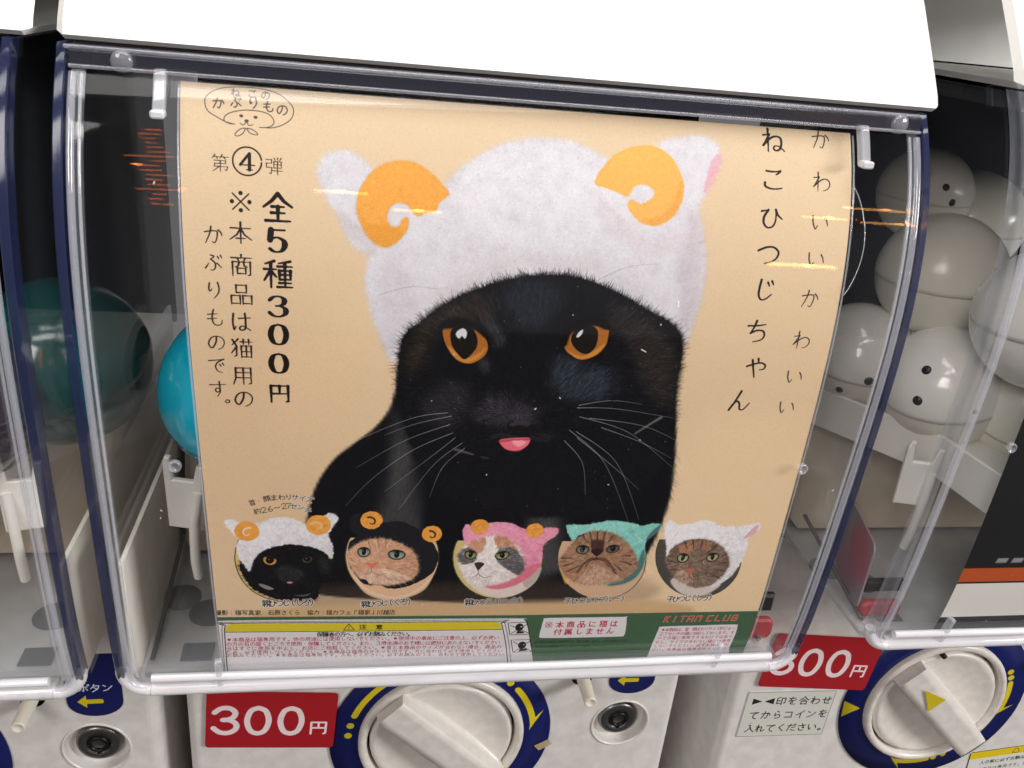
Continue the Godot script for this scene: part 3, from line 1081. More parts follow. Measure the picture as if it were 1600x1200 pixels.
# one written character; style 0: even pen, 1: brush, 2: strong upright and thin level strokes
func letter(img: Image, ch: String, c: Vector2, size: float, thick: float, col: Color, style := 1, ax := Vector2.RIGHT, ay := Vector2.DOWN, blur := 0) -> void:
	if ch == " ":
		return
	if not glyphs.has(ch):
		push_warning("no strokes for " + ch)
		return
	var polys := []
	for s in glyphs[ch]:
		var p := PackedVector2Array()
		for v in s:
			p.append(c + (ax * (v.x - 50.0) + ay * (v.y - 50.0)) * size / 100.0)
		var n := p.size()
		var w := PackedFloat32Array()
		for i in n:
			var d := (p[mini(i + 1, n - 1)] - p[maxi(i - 1, 0)]).normalized()
			var k := 1.0
			if style == 1:
				k = (1.12 - 0.5 * pow(float(i) / maxi(1, n - 1), 1.6)) * (0.72 + 0.28 * absf(d.y))
			elif style == 2:
				k = 0.36 + 0.84 * d.y * d.y
			w.append(k * thick * size)
		for i in n - 1:
			var o := (p[i + 1] - p[i]).normalized().orthogonal() / 2
			polys.append(PackedVector2Array([p[i] + o * w[i], p[i + 1] + o * w[i + 1], p[i + 1] - o * w[i + 1], p[i] - o * w[i]]))
		if thick * size > 1.6:
			for i in n:
				polys.append(ellipse(p[i], w[i] / 2, w[i] / 2, 0.0, 8))
	if ch == "※":
		for v in [Vector2(50, 12), Vector2(50, 88), Vector2(12, 50), Vector2(88, 50)]:
			polys.append(ellipse(c + (ax * (v.x - 50) + ay * (v.y - 50)) * size / 100.0, size * 0.095, size * 0.095, 0.0, 14))
	if ch == "●":
		polys.append(ellipse(c, size * 0.32, size * 0.32, 0.0, 12))
	paint(img, polys, col, blur)


func down(img: Image, text: String, places: String, size: float, thick: float, col: Color, style := 1) -> void:
	var p := P(places)
	for i in text.length():
		letter(img, text[i], p[i], size * K, thick, col, style)


# characters spread evenly from the first to the last place
func along(img: Image, text: String, ends: String, size: float, thick: float, col: Color, style := 0, narrow := 1.0, slant := 0.0) -> void:
	var p := P(ends)
	var n := text.length()
	var d := (p[1] - p[0]).normalized()
	var v := d.orthogonal() if d.orthogonal().y > 0.0 else -d.orthogonal()
	for i in n:
		letter(img, text[i], p[0].lerp(p[1], float(i) / maxi(1, n - 1)), size * KX, thick, col, style, d * narrow, v * 1.16 + d * slant)


func finish(img: Image) -> ImageTexture:
	return ImageTexture.create_from_image(img)


func blank(w: int, h: int, c: Color) -> Image:
	var img := Image.create(w, h, false, Image.FORMAT_RGBA8)
	img.fill(c)
	return img


# ------------------------------------------------------------------ stickers

func price_texture() -> ImageTexture:
	var img := blank(660, 384, rgb(168, 26, 36))
	var c := rgb(240, 226, 228)
	for k in [["3", 0.150, 0.24], ["0", 0.395, 0.245], ["0", 0.650, 0.245]]:
		letter(img, k[0], Vector2(k[1] * 660, 0.505 * 384), 205.0, 0.150, c, 0, Vector2(0.86, 0), Vector2.DOWN)
	letter(img, "円", Vector2(0.868 * 660, 0.63 * 384), 96.0, 0.125, c, 0, Vector2(1.04, 0))
	return finish(img)


func button_texture() -> ImageTexture:
	var img := blank(265, 400, rgb(24, 32, 92))
	var y := rgb(214, 196, 34)
	paint(img, [PackedVector2Array([Vector2(48, 302), Vector2(92, 262), Vector2(92, 288), Vector2(168, 288), Vector2(174, 302), Vector2(168, 316), Vector2(92, 316), Vector2(92, 342)])], y)
	for k in [["ボ", 88], ["タ", 142], ["ン", 198]]:
		letter(img, k[0], Vector2(k[1], 215), 54.0, 0.11, rgb(225, 228, 240), 0)
	return finish(img)


func instruction_texture() -> ImageTexture:
	var img := blank(700, 438, rgb(214, 216, 208))
	var ink := rgb(38, 38, 40)
	for b in [[3, 3, 694, 3], [3, 432, 694, 3], [3, 3, 3, 432], [694, 3, 3, 432]]:
		img.fill_rect(Rect2i(b[0], b[1], b[2], b[3]), ink)
	paint(img, [PackedVector2Array([Vector2(52, 62), Vector2(128, 92), Vector2(52, 122)])], ink)
	paint(img, [PackedVector2Array([Vector2(222, 62), Vector2(146, 92), Vector2(222, 122)])], ink)
	for row in [["印を合わせ", 276.0, 92.0, 92.0], ["てからコインを", 96.0, 226.0, 92.0], ["入れてください。", 92.0, 356.0, 84.0]]:
		for i in row[0].length():
			letter(img, row[0][i], Vector2(row[1] + i * row[3], row[2]), 80.0, 0.105, ink, 0)
	letter(img, "い", Vector2(92, 304), 20.0, 0.12, ink, 0)
	return finish(img)


func caution_texture() -> ImageTexture:
	var img := blank(640, 520, rgb(222, 224, 218))
	img.fill_rect(Rect2i(0, 0, 640, 62), rgb(226, 200, 30))
	var ink := rgb(40, 38, 36)
	line(img, PackedVector2Array([Vector2(300, 50), Vector2(324, 12), Vector2(348, 50), Vector2(300, 50)]), 4, 4, ink)
	letter(img, "注", Vector2(400, 32), 40.0, 0.12, ink, 0)
	letter(img, "意", Vector2(460, 32), 40.0, 0.12, ink, 0)
	var rows := ["入の前に必ずお読みください", "●本商品は専用です。他の用途には", "使用しないでください。●使用の", "方は必ずお読みください。保護者の", "方へ、本商品のサイズに注意して"]
	for r in rows.size():
		for i in rows[r].length():
			letter(img, rows[r][i], Vector2(60 + i * 36 + (40 if r == 0 else 0), 104 + r * 62), 33.0, 0.12 if r == 0 else 0.08, ink, 0)
	for b in [[0, 0, 640, 3], [0, 0, 3, 520], [637, 0, 3, 520]]:
		img.fill_rect(Rect2i(b[0], b[1], b[2], b[3]), ink)
	return finish(img)


func dial_ring_texture(other: bool) -> ImageTexture:
	var img := blank(768, 768, rgb(20, 29, 92))
	var y := rgb(216, 198, 36)
	var at := func(r: float, deg: float) -> Vector2: return Vector2(384, 384) + Vector2(cos(deg_to_rad(deg)), -sin(deg_to_rad(deg))) * r / 0.061 * 384.0
	var sets := [[24.5, 18.8, 13.5, -18.5], [-65.0, -72.5, -77.5, -109.0]] if other else [[175.0, 167.0, 159.0, 123.0], [55.5, 46.5, 39.0, 2.5], [-64.5, -73.5, -81.0, -117.5]]
	var rr := 0.0500 if other else 0.0512
	for s in sets:
		for k in [0, 1]:
			var c: Vector2 = at.call(rr, s[k])
			paint(img, [ellipse(c, 13, 13)], y)
		var body := PackedVector2Array()
		for i in 13:
			body.append(at.call(rr + 0.0017, lerpf(s[2], lerpf(s[2], s[3], 0.72), i / 12.0)))
		body.append(at.call(rr + 0.0074, lerpf(s[2], s[3], 0.60)))
		body.append(at.call(rr - 0.0022, s[3]))
		for i in 13:
			body.append(at.call(rr - 0.0018, lerpf(lerpf(s[2], s[3], 0.88), s[2], i / 12.0)))
		paint(img, [body], y)
		paint(img, [ellipse(at.call(rr, s[2]), 11, 11)], y)
	if other:
		paint(img, [PackedVector2Array([at.call(0.0603, 176.5), at.call(0.0597, 188.6), at.call(0.0482, 183.5)])], y)
	return finish(img)


func pink_texture() -> ImageTexture:
	var img := blank(256, 160, rgb(150, 140, 145))
	paint(img, [ellipse(Vector2(190, 60), 70, 60)], rgb(190, 92, 112, 0.85), 5)
	paint(img, [ellipse(Vector2(120, 130), 90, 40)], rgb(165, 110, 130, 0.7), 5)
	paint(img, [ellipse(Vector2(40, 60), 50, 60)], rgb(110, 110, 130, 0.7), 5)
	return finish(img)


func dark_poster_texture() -> ImageTexture:
	var img := blank(900, 900, rgb(26, 26, 28))
	paint(img, [ellipse(Vector2(330, 250), 260, 190)], rgb(40, 46, 52, 0.6), 6)
	# pale rounded panel and the bands along the foot
	paint(img, [rounded_at(Vector2(330, 640), 380, 190, 40)], rgb(222, 222, 220))
	paint(img, [PackedVector2Array([Vector2(0, 775), Vector2(900, 775), Vector2(900, 808), Vector2(0, 808)])], rgb(176, 78, 34))
	paint(img, [PackedVector2Array([Vector2(0, 812), Vector2(900, 812), Vector2(900, 900), Vector2(0, 900)])], rgb(214, 212, 206))
	for i in 26:
		var x := 60.0 + i * 31.0
		paint(img, [PackedVector2Array([Vector2(x, 752), Vector2(x + 22, 752), Vector2(x + 20, 763), Vector2(x - 2, 763)])], rgb(170, 172, 172, 0.75), 1)
	for i in 14:
		paint(img, [ellipse(Vector2(150 + i * 40.0, 735 - (i % 3) * 9), 16, 7)], rgb(120, 120, 120, 0.6), 1)
	return finish(img)


func rounded_at(c: Vector2, w: float, h: float, r: float) -> PackedVector2Array:
	var out := PackedVector2Array()
	for v in rounded(w, h, r):
		out.append(v + c)
	return out


# ------------------------------------------------------------------ the cat poster

func poster_texture() -> ImageTexture:
	var img := blank(1680, 2016, rgb(219, 193, 158))
	var ink := rgb(38, 30, 26)
	# paper ground, top toned down against the brighter lamplight, yellower low on the right
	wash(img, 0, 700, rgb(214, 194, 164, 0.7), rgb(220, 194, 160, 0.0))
	paint(img, [ellipse(Vector2(1500, 1300), 420, 520)], rgb(232, 204, 166, 0.75), 7)
	paint(img, [ellipse(Vector2(180, 900), 260, 420)], rgb(214, 182, 146, 0.5), 7)
	paint(img, [ellipse(Vector2(560, 760), 380, 300)], rgb(232, 204, 166, 0.4), 7)
	big_cat(img)
	small_cats(img)
	green_band(img)
	# logo bubble
	var pen := rgb(82, 76, 70)
	line(img, "121,93 100,88 80,78 61,66 54,47 58,30 79,14 106,6 141,3 182,4 218,13 243,32 253,49 248,70 229,86 204,95 175,96", 2.2, 2.2, pen)
	line(img, "114,93 98,87 99,75 114,65 142,58 175,58 197,64 208,77 206,88 193,95 175,96", 2.2, 2.2, pen)
	paint(img, [ellipse(P("135,72")[0], 4.5, 3.5), ellipse(P("167,73")[0], 4.5, 3.5), ellipse(P("147,83")[0], 5, 3.5)], pen)
	line(img, "132,89 139,93 147,86 152,93 162,91", 2.0, 2.0, pen)
	line(img, "145,100 135,102 125,110 121,118 129,119 139,112 145,100", 2.2, 2.2, pen)
	line(img, "147,100 159,102 171,110 170,114 158,112 151,107 147,100", 2.2, 2.2, pen)
	down(img, "ねこの", "122,17 160,17 189,19", 14, 0.10, pen, 0)
	down(img, "かぶりもの", "84,46 123,42 162,40 196,45 227,51", 18, 0.10, pen, 0)
	# left columns
	down(img, "第弾", "88,184 208,184", 26, 0.062, rgb(58, 48, 42), 1)
	paint(img, bars(ellipse(P("148,176")[0], 20 * K, 20 * K, 0, 60), 3.6, 3.6, false), ink)
	down(img, "4", "148,177", 27, 0.15, ink, 2)
	down(img, "※", "132,269", 32, 0.055, ink, 0)
	down(img, "本商品は猫用の", "130,341 129,418 126,488 122,557 120,626 119,700 117,764", 33, 0.085, ink, 1)
	down(img, "かぶりものです", "68,349 66,415 64,480 62,548 61,612 58,673 57,738", 29, 0.075, ink, 1)
	down(img, "。", "87,759", 24, 0.085, ink, 1)
	down(img, "全", "216,279", 44, 0.135, rgb(26, 20, 18), 1)
	down(img, "5", "214,355", 38, 0.20, rgb(26, 20, 18), 2)
	down(img, "種", "212,435", 44, 0.115, rgb(26, 20, 18), 1)
	down(img, "300", "210,515 209,587 207,664", 37, 0.20, rgb(26, 20, 18), 2)
	down(img, "円", "206,748", 34, 0.135, rgb(26, 20, 18), 1)
	# right columns
	down(img, "ねこひつじちゃん", "1461,35 1460,135 1459,233 1460,327 1460,423 1458,537 1475,641 1449,743", 42, 0.088, rgb(34, 28, 26), 1)
	down(img, "かわいいかわいい", "1594,25 1596,135 1596,239 1595,335 1594,442 1593,557 1594,665 1592,760", 34, 0.066, rgb(44, 38, 34), 1)
	# size note along an arc above the first small portrait
	for k in [["首・顔まわりサイズ", [P("120,1081 139,1076 159,1068 178,1065 198,1063 216,1063 233,1064 253,1067 271,1073")]], ["約26〜27センチ", [P("132,1110 150,1106 166,1102 184,1098 203,1093 215,1092 228,1094 247,1098 265,1107")]]]:
		var pl: PackedVector2Array = k[1][0]
		for i in k[0].length():
			var d: Vector2 = (pl[mini(i + 1, pl.size() - 1)] - pl[maxi(i - 1, 0)]).normalized()
			var inside_dark: bool = i > 5
			if inside_dark:
				letter(img, k[0][i], pl[i], 10.3 * KX, 0.26, rgb(214, 212, 208), 0, d, -d.orthogonal() if d.orthogonal().y < 0 else d.orthogonal())
			letter(img, k[0][i], pl[i], 10.3 * KX, 0.085, ink, 0, d, -d.orthogonal() if d.orthogonal().y < 0 else d.orthogonal())
	# captions with pale outlines
	for k in [["親ひつじ(しろ)", "139,1439 269,1438"], ["親ひつじ(くろ)", "421,1451 551,1444"], ["親ひつじ(ピンク)", "729,1453 890,1450"], ["子ひつじ(ブルー)", "1037,1457 1212,1451"], ["子ひつじ(しろ)", "1368,1459 1502,1454"]]:
		along(img, k[0], k[1], 13.0, 0.27, rgb(228, 222, 216), 0)
		along(img, k[0], k[1], 13.0, 0.105, rgb(22, 18, 18), 0)
	along(img, "撮影:猫写真家 石原さくら 協力:猫カフェ「猫家」川越店", "3,1471 501,1486", 9.0, 0.10, rgb(40, 32, 28), 0)
	grain(img, 0.03)
	return finish(img)


func big_cat(img: Image) -> void:
	# body, out of focus towards its edges
	paint(img, [smooth(P("530,624 505,677 497,732 481,789 445,843 389,894 335,947 289,1029 263,1135 249,1268 262,1398 551,1439 862,1465 1133,1457 1223,1373 1274,1225 1297,1073 1286,898 1265,774 1242,658 1190,595 1065,581 858,578 627,594"))], rgb(13, 13, 17), 3)
	paint(img, [smooth(P("544,641 537,905 550,1406 1120,1435 1227,1335 1273,1119 1271,877 1241,696 1141,624 827,606 595,622"))], rgb(9, 9, 13), 2)
	paint(img, [smooth(P("511,788 547,905 570,1093 582,1358 550,1419 429,1403 441,1225 471,1050 489,905"))], rgb(80, 81, 80, 0.7), 5)
	paint(img, [smooth(P("887,943 930,934 962,1028 992,1233 992,1342 886,1340 884,1185 884,1028"))], rgb(82, 82, 82, 0.75), 5)
	paint(img, [smooth(P("184,1396 401,1370 662,1372 972,1374 1254,1373 1325,1428 1190,1491 668,1496 290,1477"))], rgb(120, 100, 80, 0.35), 5)
	paint(img, [smooth(P("108,1476 401,1450 704,1454 1061,1455 1354,1469 1451,1528 1079,1587 477,1576 177,1550"))], rgb(206, 172, 130, 0.95), 4)
	# hat
	var hat := P("486,646 462,588 443,533 429,479 424,428 433,381 418,369 396,358 372,323 357,282 328,239 313,201 313,173 333,151 373,141 410,155 463,198 601,208 644,168 694,131 750,101 817,81 885,76 942,85 996,108 1074,132 1156,68 1204,51 1266,44 1302,59 1312,90 1297,134 1277,180 1254,217 1269,277 1283,345 1286,425 1276,497 1259,565 1249,557 1202,512 1150,490 1094,459 1025,430 951,409 874,406 773,421 729,436 650,470 595,506 559,539 523,570 504,607 500,645")
	hat = smooth(hat, true, 4)
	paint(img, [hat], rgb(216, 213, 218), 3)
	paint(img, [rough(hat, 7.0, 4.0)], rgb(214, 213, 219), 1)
	# right ear's pink lining and the modelling of the pile
	shape(img, "1310,80 1290,102 1276,148 1270,184 1287,157 1303,127 1316,97", rgb(222, 160, 172, 0.8), 2)
	shape(img, "1235,231 1225,295 1217,394 1239,513 1258,548 1281,459 1281,358 1264,261", rgb(190, 176, 184, 0.55), 4)
	shape(img, "607,485 733,425 878,392 1030,412 1175,480 1239,541 1173,463 1045,385 876,360 731,383 606,453", rgb(204, 192, 196, 0.5), 5)
	shape(img, "458,411 443,492 465,574 489,635 519,555 560,520 527,440 495,394", rgb(206, 198, 206, 0.5), 4)
	shape(img, "616,219 741,134 901,114 1034,194 1071,287 907,327 713,321", rgb(226, 226, 231, 0.5), 5)
	shape(img, "357,279 380,330 410,359 433,381 448,350 403,306", rgb(196, 186, 190, 0.6), 3)
	shape(img, "1001,212 1123,300 1224,279 1211,328 1109,341 1004,275", rgb(210, 196, 202, 0.5), 4)
	tufts(img, hat, 900, 22, [rgb(222, 222, 228), rgb(216, 216, 223), rgb(190, 187, 196), rgb(196, 190, 198)], 0.15)
	furry(img, hat, 26000, 9.0, Vector2(-9999, 0), 0.075, 0.0, 0.5, 1.0, 1.6)
	whisked(img, hat, 6500, 13.0, 0.34)
	# felt horns
	var horn_l := smooth(P("399,273 402,240 411,216 437,180 481,156 534,154 576,177 601,201 619,223 596,244 587,265 561,272 547,279 535,273 519,255 493,252 474,268 471,292 482,310 500,307 506,292 520,285 521,303 514,322 488,349 459,357 428,337 409,306"), true, 4)
	var horn_r := smooth(P("984,178 990,156 1004,135 1034,102 1086,78 1138,74 1183,99 1211,147 1216,193 1194,242 1156,268 1124,270 1089,253 1070,225 1081,210 1101,220 1118,215 1138,198 1135,182 1113,171 1086,177 1069,203 1042,194 1010,185"), true, 4)
	paint(img, [horn_l], rgb(150, 120, 90, 0.35), 3)
	paint(img, [horn_l], rgb(232, 164, 76), 1)
	paint(img, [horn_r], rgb(238, 178, 94), 1)
	shape(img, "403,284 425,305 463,306 509,313 488,349 459,357 428,337", rgb(218, 146, 50, 0.55), 3)
	shape(img, "1103,262 1155,268 1194,242 1212,193 1211,152 1186,217 1153,248", rgb(226, 160, 76, 0.7), 3)
	furry(img, horn_l, 5000, 6.0, Vector2(-9999, 0), 0.07, 0.0, 0.45, 1.0, 1.5)
	furry(img, horn_r, 5000, 6.0, Vector2(-9999, 0), 0.07, 0.0, 0.45, 1.0, 1.5)
	whisked(img, horn_l, 900, 3.0, 0.4)
	whisked(img, horn_r, 900, 3.0, 0.4)
	# face
	var face := smooth(P("523,572 508,615 504,677 510,760 529,846 564,945 629,1050 759,1116 928,1130 1097,1118 1203,1050 1255,940 1264,835 1255,715 1256,639 1254,593 1240,548 1202,516 1150,493 1095,463 1025,434 951,412 874,409 774,425 729,439 650,474 595,509 559,542"), true, 5)
	paint(img, [face], rgb(12, 12, 16), 2)
	paint(img, [rough(face, 5.0, 2.4)], rgb(13, 13, 17))
	var fringe := smooth(P("545,571 608,508 671,470 766,430 874,410 963,418 1050,448 1142,499 1198,525 1184,550 1090,501 1001,461 882,441 783,454 688,499 609,544"))
	hairs(img, fringe, 520, 15, 2.4, P("894,781")[0], rgb(15, 14, 17), 0.5)
	# light in the fur
	shape(img, "530,615 561,554 624,509 719,471 739,530 690,541 625,548 595,604 564,676 532,695", rgb(44, 37, 29, 0.85), 5)
	shape(img, "1054,485 1144,516 1224,585 1249,677 1235,775 1151,699 1101,588 1042,537", rgb(43, 38, 35, 0.85), 5)
	shape(img, "914,630 1003,655 1077,681 1050,749 943,751 904,704", rgb(46, 54, 64, 0.8), 5)
	shape(img, "752,745 804,756 876,781 863,831 776,838 704,804", rgb(50, 45, 54, 0.9), 5)
	shape(img, "615,711 700,728 671,824 620,844 568,787", rgb(40, 39, 42, 0.85), 5)
	shape(img, "767,446 880,425 917,473 857,561 788,529", rgb(32, 37, 45, 0.85), 5)
	shape(img, "714,531 747,540 775,581 760,608 733,574", rgb(64, 64, 70, 0.6), 4)
	shape(img, "715,636 739,646 734,679 713,665", rgb(72, 70, 74, 0.6), 4)
	var nose_c := P("841,881")[0]
	furry(img, smooth(P("334,967 402,886 468,808 509,714 537,905 567,1345 292,1375 256,1245 274,1113")), 5000, 26, P("619,372")[0], 0.30, 0.012, 0.35, 0.3, 0.2)
	furry(img, smooth(P("555,945 926,1117 1256,898 1297,1028 1272,1237 1211,1360 586,1370")), 7000, 28, P("860,361")[0], 0.30, 0.010, 0.35, 0.3, 0.2)
	furry(img, face, 30000, 24, nose_c, 0.42, 0.030, 0.42, 0.45, 0.35)
	furry(img, smooth(P("1001,470 1125,499 1224,585 1237,716 1162,776 1062,701 1027,555")), 2200, 24, P("897,631")[0], 0.5, 0.055, 0.42, 0.3, 0.3)
	furry(img, smooth(P("531,641 577,545 703,465 768,479 739,539 641,542 596,639 583,749 533,750")), 2200, 22, P("795,634")[0], 0.5, 0.048, 0.42, 0.3, 0.3)
	furry(img, smooth(P("669,785 767,717 889,733 1001,789 939,880 744,883 638,864")), 3000, 15, P("821,792")[0], 0.6, 0.065, 0.45, 0.45, 0.3)
	furry(img, smooth(P("897,631 1002,646 1095,681 1071,778 964,780 886,705")), 1600, 20, nose_c, 0.5, 0.070, 0.45, 0.35, 0.3)
	whisked(img, face, 2600, 9.0, 0.5)
	# nose and mouth
	shape(img, "796,826 830,818 870,829 858,853 838,869 811,850", rgb(18, 16, 19, 0.95), 2)
	shape(img, "803,826 830,816 862,823 852,833 831,829 810,834", rgb(70, 64, 68, 0.7), 2)
	shape(img, "750,866 784,854 823,865 814,882 779,886", rgb(44, 40, 46, 0.6), 2)
	shape(img, "855,865 893,853 930,860 914,881 878,881", rgb(40, 38, 44, 0.6), 2)
	line(img, "837,865 839,886", 3, 2, rgb(3, 3, 4), 0)
	line(img, "764,878 795,870 835,873 869,861 902,869", 4, 2, rgb(4, 4, 6), 1)
	# eyes
	for e in [["613,562 625,548 661,543 697,556 722,579 731,607 720,632 689,651 659,645 635,622 619,593", "635,561 664,547 694,563 703,597 691,622 672,639 654,625 637,599", "649,564 664,555 675,565 671,583 662,576 656,583 647,575", "600,556 625,535 667,531 707,549 735,582 721,577 697,559 664,552 629,556", "627,603 648,638 682,648 714,629 726,604 707,622 678,633 651,620"], ["931,590 941,555 970,533 1007,528 1043,541 1047,565 1042,592 1020,618 983,632 953,620 938,608", "948,575 961,543 990,534 1016,549 1018,584 1008,606 989,615 963,602", "961,568 967,555 977,548 976,559 968,569", "920,587 937,544 969,521 1013,516 1049,533 1043,546 1008,535 971,540 945,561 935,594", "943,606 965,627 993,628 1023,613 1041,583 1018,602 989,621 965,618"]]:
		var iris := smooth(P(e[0]))
		paint(img, [iris], rgb(8, 6, 4), 2)
		paint(img, [iris], rgb(164, 100, 38))
		shape(img, e[4], rgb(204, 142, 62, 0.8), 2)
		hairs(img, iris, 70, 9, 1.4, P(e[1])[0].lerp(P(e[1])[4], 0.5), rgb(150, 84, 24, 0.35), 0.2)
		shape(img, e[1], rgb(24, 19, 15), 1)
		shape(img, e[1], rgb(22, 18, 15))
		shape(img, e[3], rgb(11, 10, 10), 2)
		shape(img, e[3], rgb(11, 10, 10, 0.8), 3)
		shape(img, e[2], rgb(208, 212, 216), 1)
	# tongue
	shape(img, "778,876 799,868 831,867 864,869 861,891 836,914 804,910 785,896", rgb(90, 30, 36), 1)
	shape(img, "780,878 803,872 834,869 863,871 858,894 834,910 805,908 789,896", rgb(228, 108, 126))
	shape(img, "814,878 845,875 853,885 837,898 822,892", rgb(244, 164, 172, 0.9), 2)
	shape(img, "782,878 824,872 863,871 860,877 824,878 786,884", rgb(170, 60, 74, 0.7), 1)
	# collar marks
	line(img, "1228,799 1195,824 1159,853", 9, 5, rgb(126, 124, 122, 0.75), 2)
	line(img, "661,908 686,916 711,924", 9, 5, rgb(112, 110, 110, 0.7), 2)
	line(img, "733,932 754,936", 7, 5, rgb(80, 80, 80, 0.6), 2)
	# whiskers
	var wc := rgb(176, 178, 182, 0.8)
	for s in ["635,795 545,812 422,870 348,917", "646,805 552,830 469,866", "644,830 526,881 397,967", "652,856 547,911 443,999 367,1092", "659,871 601,927 471,1047", "679,887 603,959 512,1106", "687,903 629,965 596,1065", "985,774 1096,775 1264,801", "995,801 1141,849 1287,962", "971,843 1084,948 1186,1155", "990,847 1120,948 1216,1146", "995,867 1106,956 1200,1039", "960,876 1020,948 1042,1057", "989,766 1079,750 1167,760", "1022,805 1175,826 1283,872", "1060,834 1177,878 1280,932"]:
		line(img, s, 1.9, 0.7, wc)
	for s in ["449,478 527,453 606,456", "997,420 1078,380 1162,367"]:
		line(img, s, 1.6, 0.8, rgb(120, 112, 116, 0.5))
	line(img, "1142,598 1156,605", 3.2, 2.2, rgb(236, 236, 236))
	line(img, "1227,461 1229,478", 3.0, 2.0, rgb(250, 250, 250))
	var specks := []
	for i in 70:
		var q := inside(face)
		specks.append(ellipse(q, rng.randf_range(0.6, 1.3), rng.randf_range(0.6, 1.8), rng.randf() * 3.0, 6))
	paint(img, specks, rgb(190, 190, 194, 0.75))


# rounds a furry area: paler towards the light, darker away from it, with a fine nap
func nap(img: Image, p: PackedVector2Array, light: Color, dark: Color, towards: Vector2, amount := 1.0) -> void:
	var lo := p[0]
	var hi := p[0]
	for v in p:
		lo = lo.min(v)
		hi = hi.max(v)
	var c := (lo + hi) / 2
	var half := (hi - lo) / 2
	for pass_ in [[220, 12, 0.16], [420, 5, 0.20]]:
		var stamps := []
		for col in [light, dark]:
			var r: int = pass_[1]
			var s := Image.create(r * 2, r * 2, false, Image.FORMAT_RGBA8)
			for y in r * 2:
				for x in r * 2:
					s.set_pixel(x, y, Color(col, pass_[2] * amount * pow(maxf(0.0, 1.0 - Vector2(x + 0.5 - r, y + 0.5 - r).length() / r), 1.2)))
			stamps.append(s)
		for i in pass_[0]:
			var q := inside(p)
			var d := (q - c) / half
			var k := 0 if d.dot(towards) + rng.randfn(0.0, 0.45) > 0.0 else 1
			img.blend_rect(stamps[k], Rect2i(0, 0, pass_[1] * 2, pass_[1] * 2), Vector2i(q) - Vector2i(pass_[1], pass_[1]))


# short fibres standing out along an outline
func fringe(img: Image, p: PackedVector2Array, n: int, length: float, width: float, col: Color) -> void:
	var total := 0.0
	for i in p.size():
		total += p[i].distance_to(p[(i + 1) % p.size()])
	var polys := []
	for i in p.size():
		var a := p[i]
		var b := p[(i + 1) % p.size()]
		var want := n * a.distance_to(b) / total
		var k := int(want) + (1 if rng.randf() < want - int(want) else 0)
		var o := (b - a).normalized().orthogonal()
		if Geometry2D.is_point_in_polygon((a + b) / 2 + o * 2.0, p):
			o = -o
		for j in k:
			var q := a.lerp(b, rng.randf()) - o * 2.0
			var d := o.rotated(rng.randfn(0.0, 0.6))
			var e := q + d * length * rng.randf_range(0.6, 1.5)
			var s := d.orthogonal() * width * 0.5
			polys.append(PackedVector2Array([q + s, e, q - s]))
	paint(img, polys, col)


# one hair drawn straight into the picture
func hair_px(img: Image, q: Vector2, dir: Vector2, length: float, bend: float, col: Color, alpha: float) -> void:
	var n := int(length / 0.8)
	var w := img.get_width()
	var h := img.get_height()
	var p := q
	var d := dir * 0.8
	var turn := bend / maxi(1, n)
	for i in n:
		var x := int(p.x)
		var y := int(p.y)
		if x > 0 and y > 0 and x < w - 1 and y < h - 1:
			var a := alpha * (1.0 - 0.75 * float(i) / n)
			img.set_pixel(x, y, img.get_pixel(x, y).lerp(col, a))
			if absf(d.x) > absf(d.y):
				img.set_pixel(x, y + 1, img.get_pixel(x, y + 1).lerp(col, a * 0.5))
			else:
				img.set_pixel(x + 1, y, img.get_pixel(x + 1, y).lerp(col, a * 0.5))
		d = d.rotated(turn)
		p += d


# covers an area with hairs that take the colour of the print under them, lighter and darker by turns, flowing away from a centre and parting in clumps
func furry(img: Image, p: PackedVector2Array, n: int, length: float, centre: Vector2, vary: float, lift := 0.0, alpha := 0.5, swirl := 0.5, curl := 0.2) -> void:
	var src: Image = img.duplicate()
	var flow := FastNoiseLite.new()
	flow.seed = rng.randi() % 1000
	flow.frequency = 0.02
	var clump := FastNoiseLite.new()
	clump.seed = rng.randi() % 1000
	clump.frequency = 0.05
	for i in n:
		var q := inside(p)
		var c := src.get_pixel(clampi(int(q.x), 0, src.get_width() - 1), clampi(int(q.y), 0, src.get_height() - 1))
		var k := rng.randfn(0.0, 1.0) * 0.7 + clump.get_noise_2d(q.x, q.y) * 1.1
		var f := maxf(0.0, 1.0 + vary * k)
		var up := maxf(0.0, lift * k)
		var col := Color(minf(1.0, c.r * f + up), minf(1.0, c.g * f + up), minf(1.0, c.b * f + up * 1.08))
		var d := (q - centre).normalized() if centre.x > -9000.0 else Vector2.RIGHT.rotated(rng.randf() * TAU)
		d = d.rotated(flow.get_noise_2d(q.x, q.y) * swirl * 2.2 + rng.randfn(0.0, swirl * 0.35))
		hair_px(img, q, d, length * rng.randf_range(0.5, 1.4), rng.randfn(0.0, curl), col, alpha)


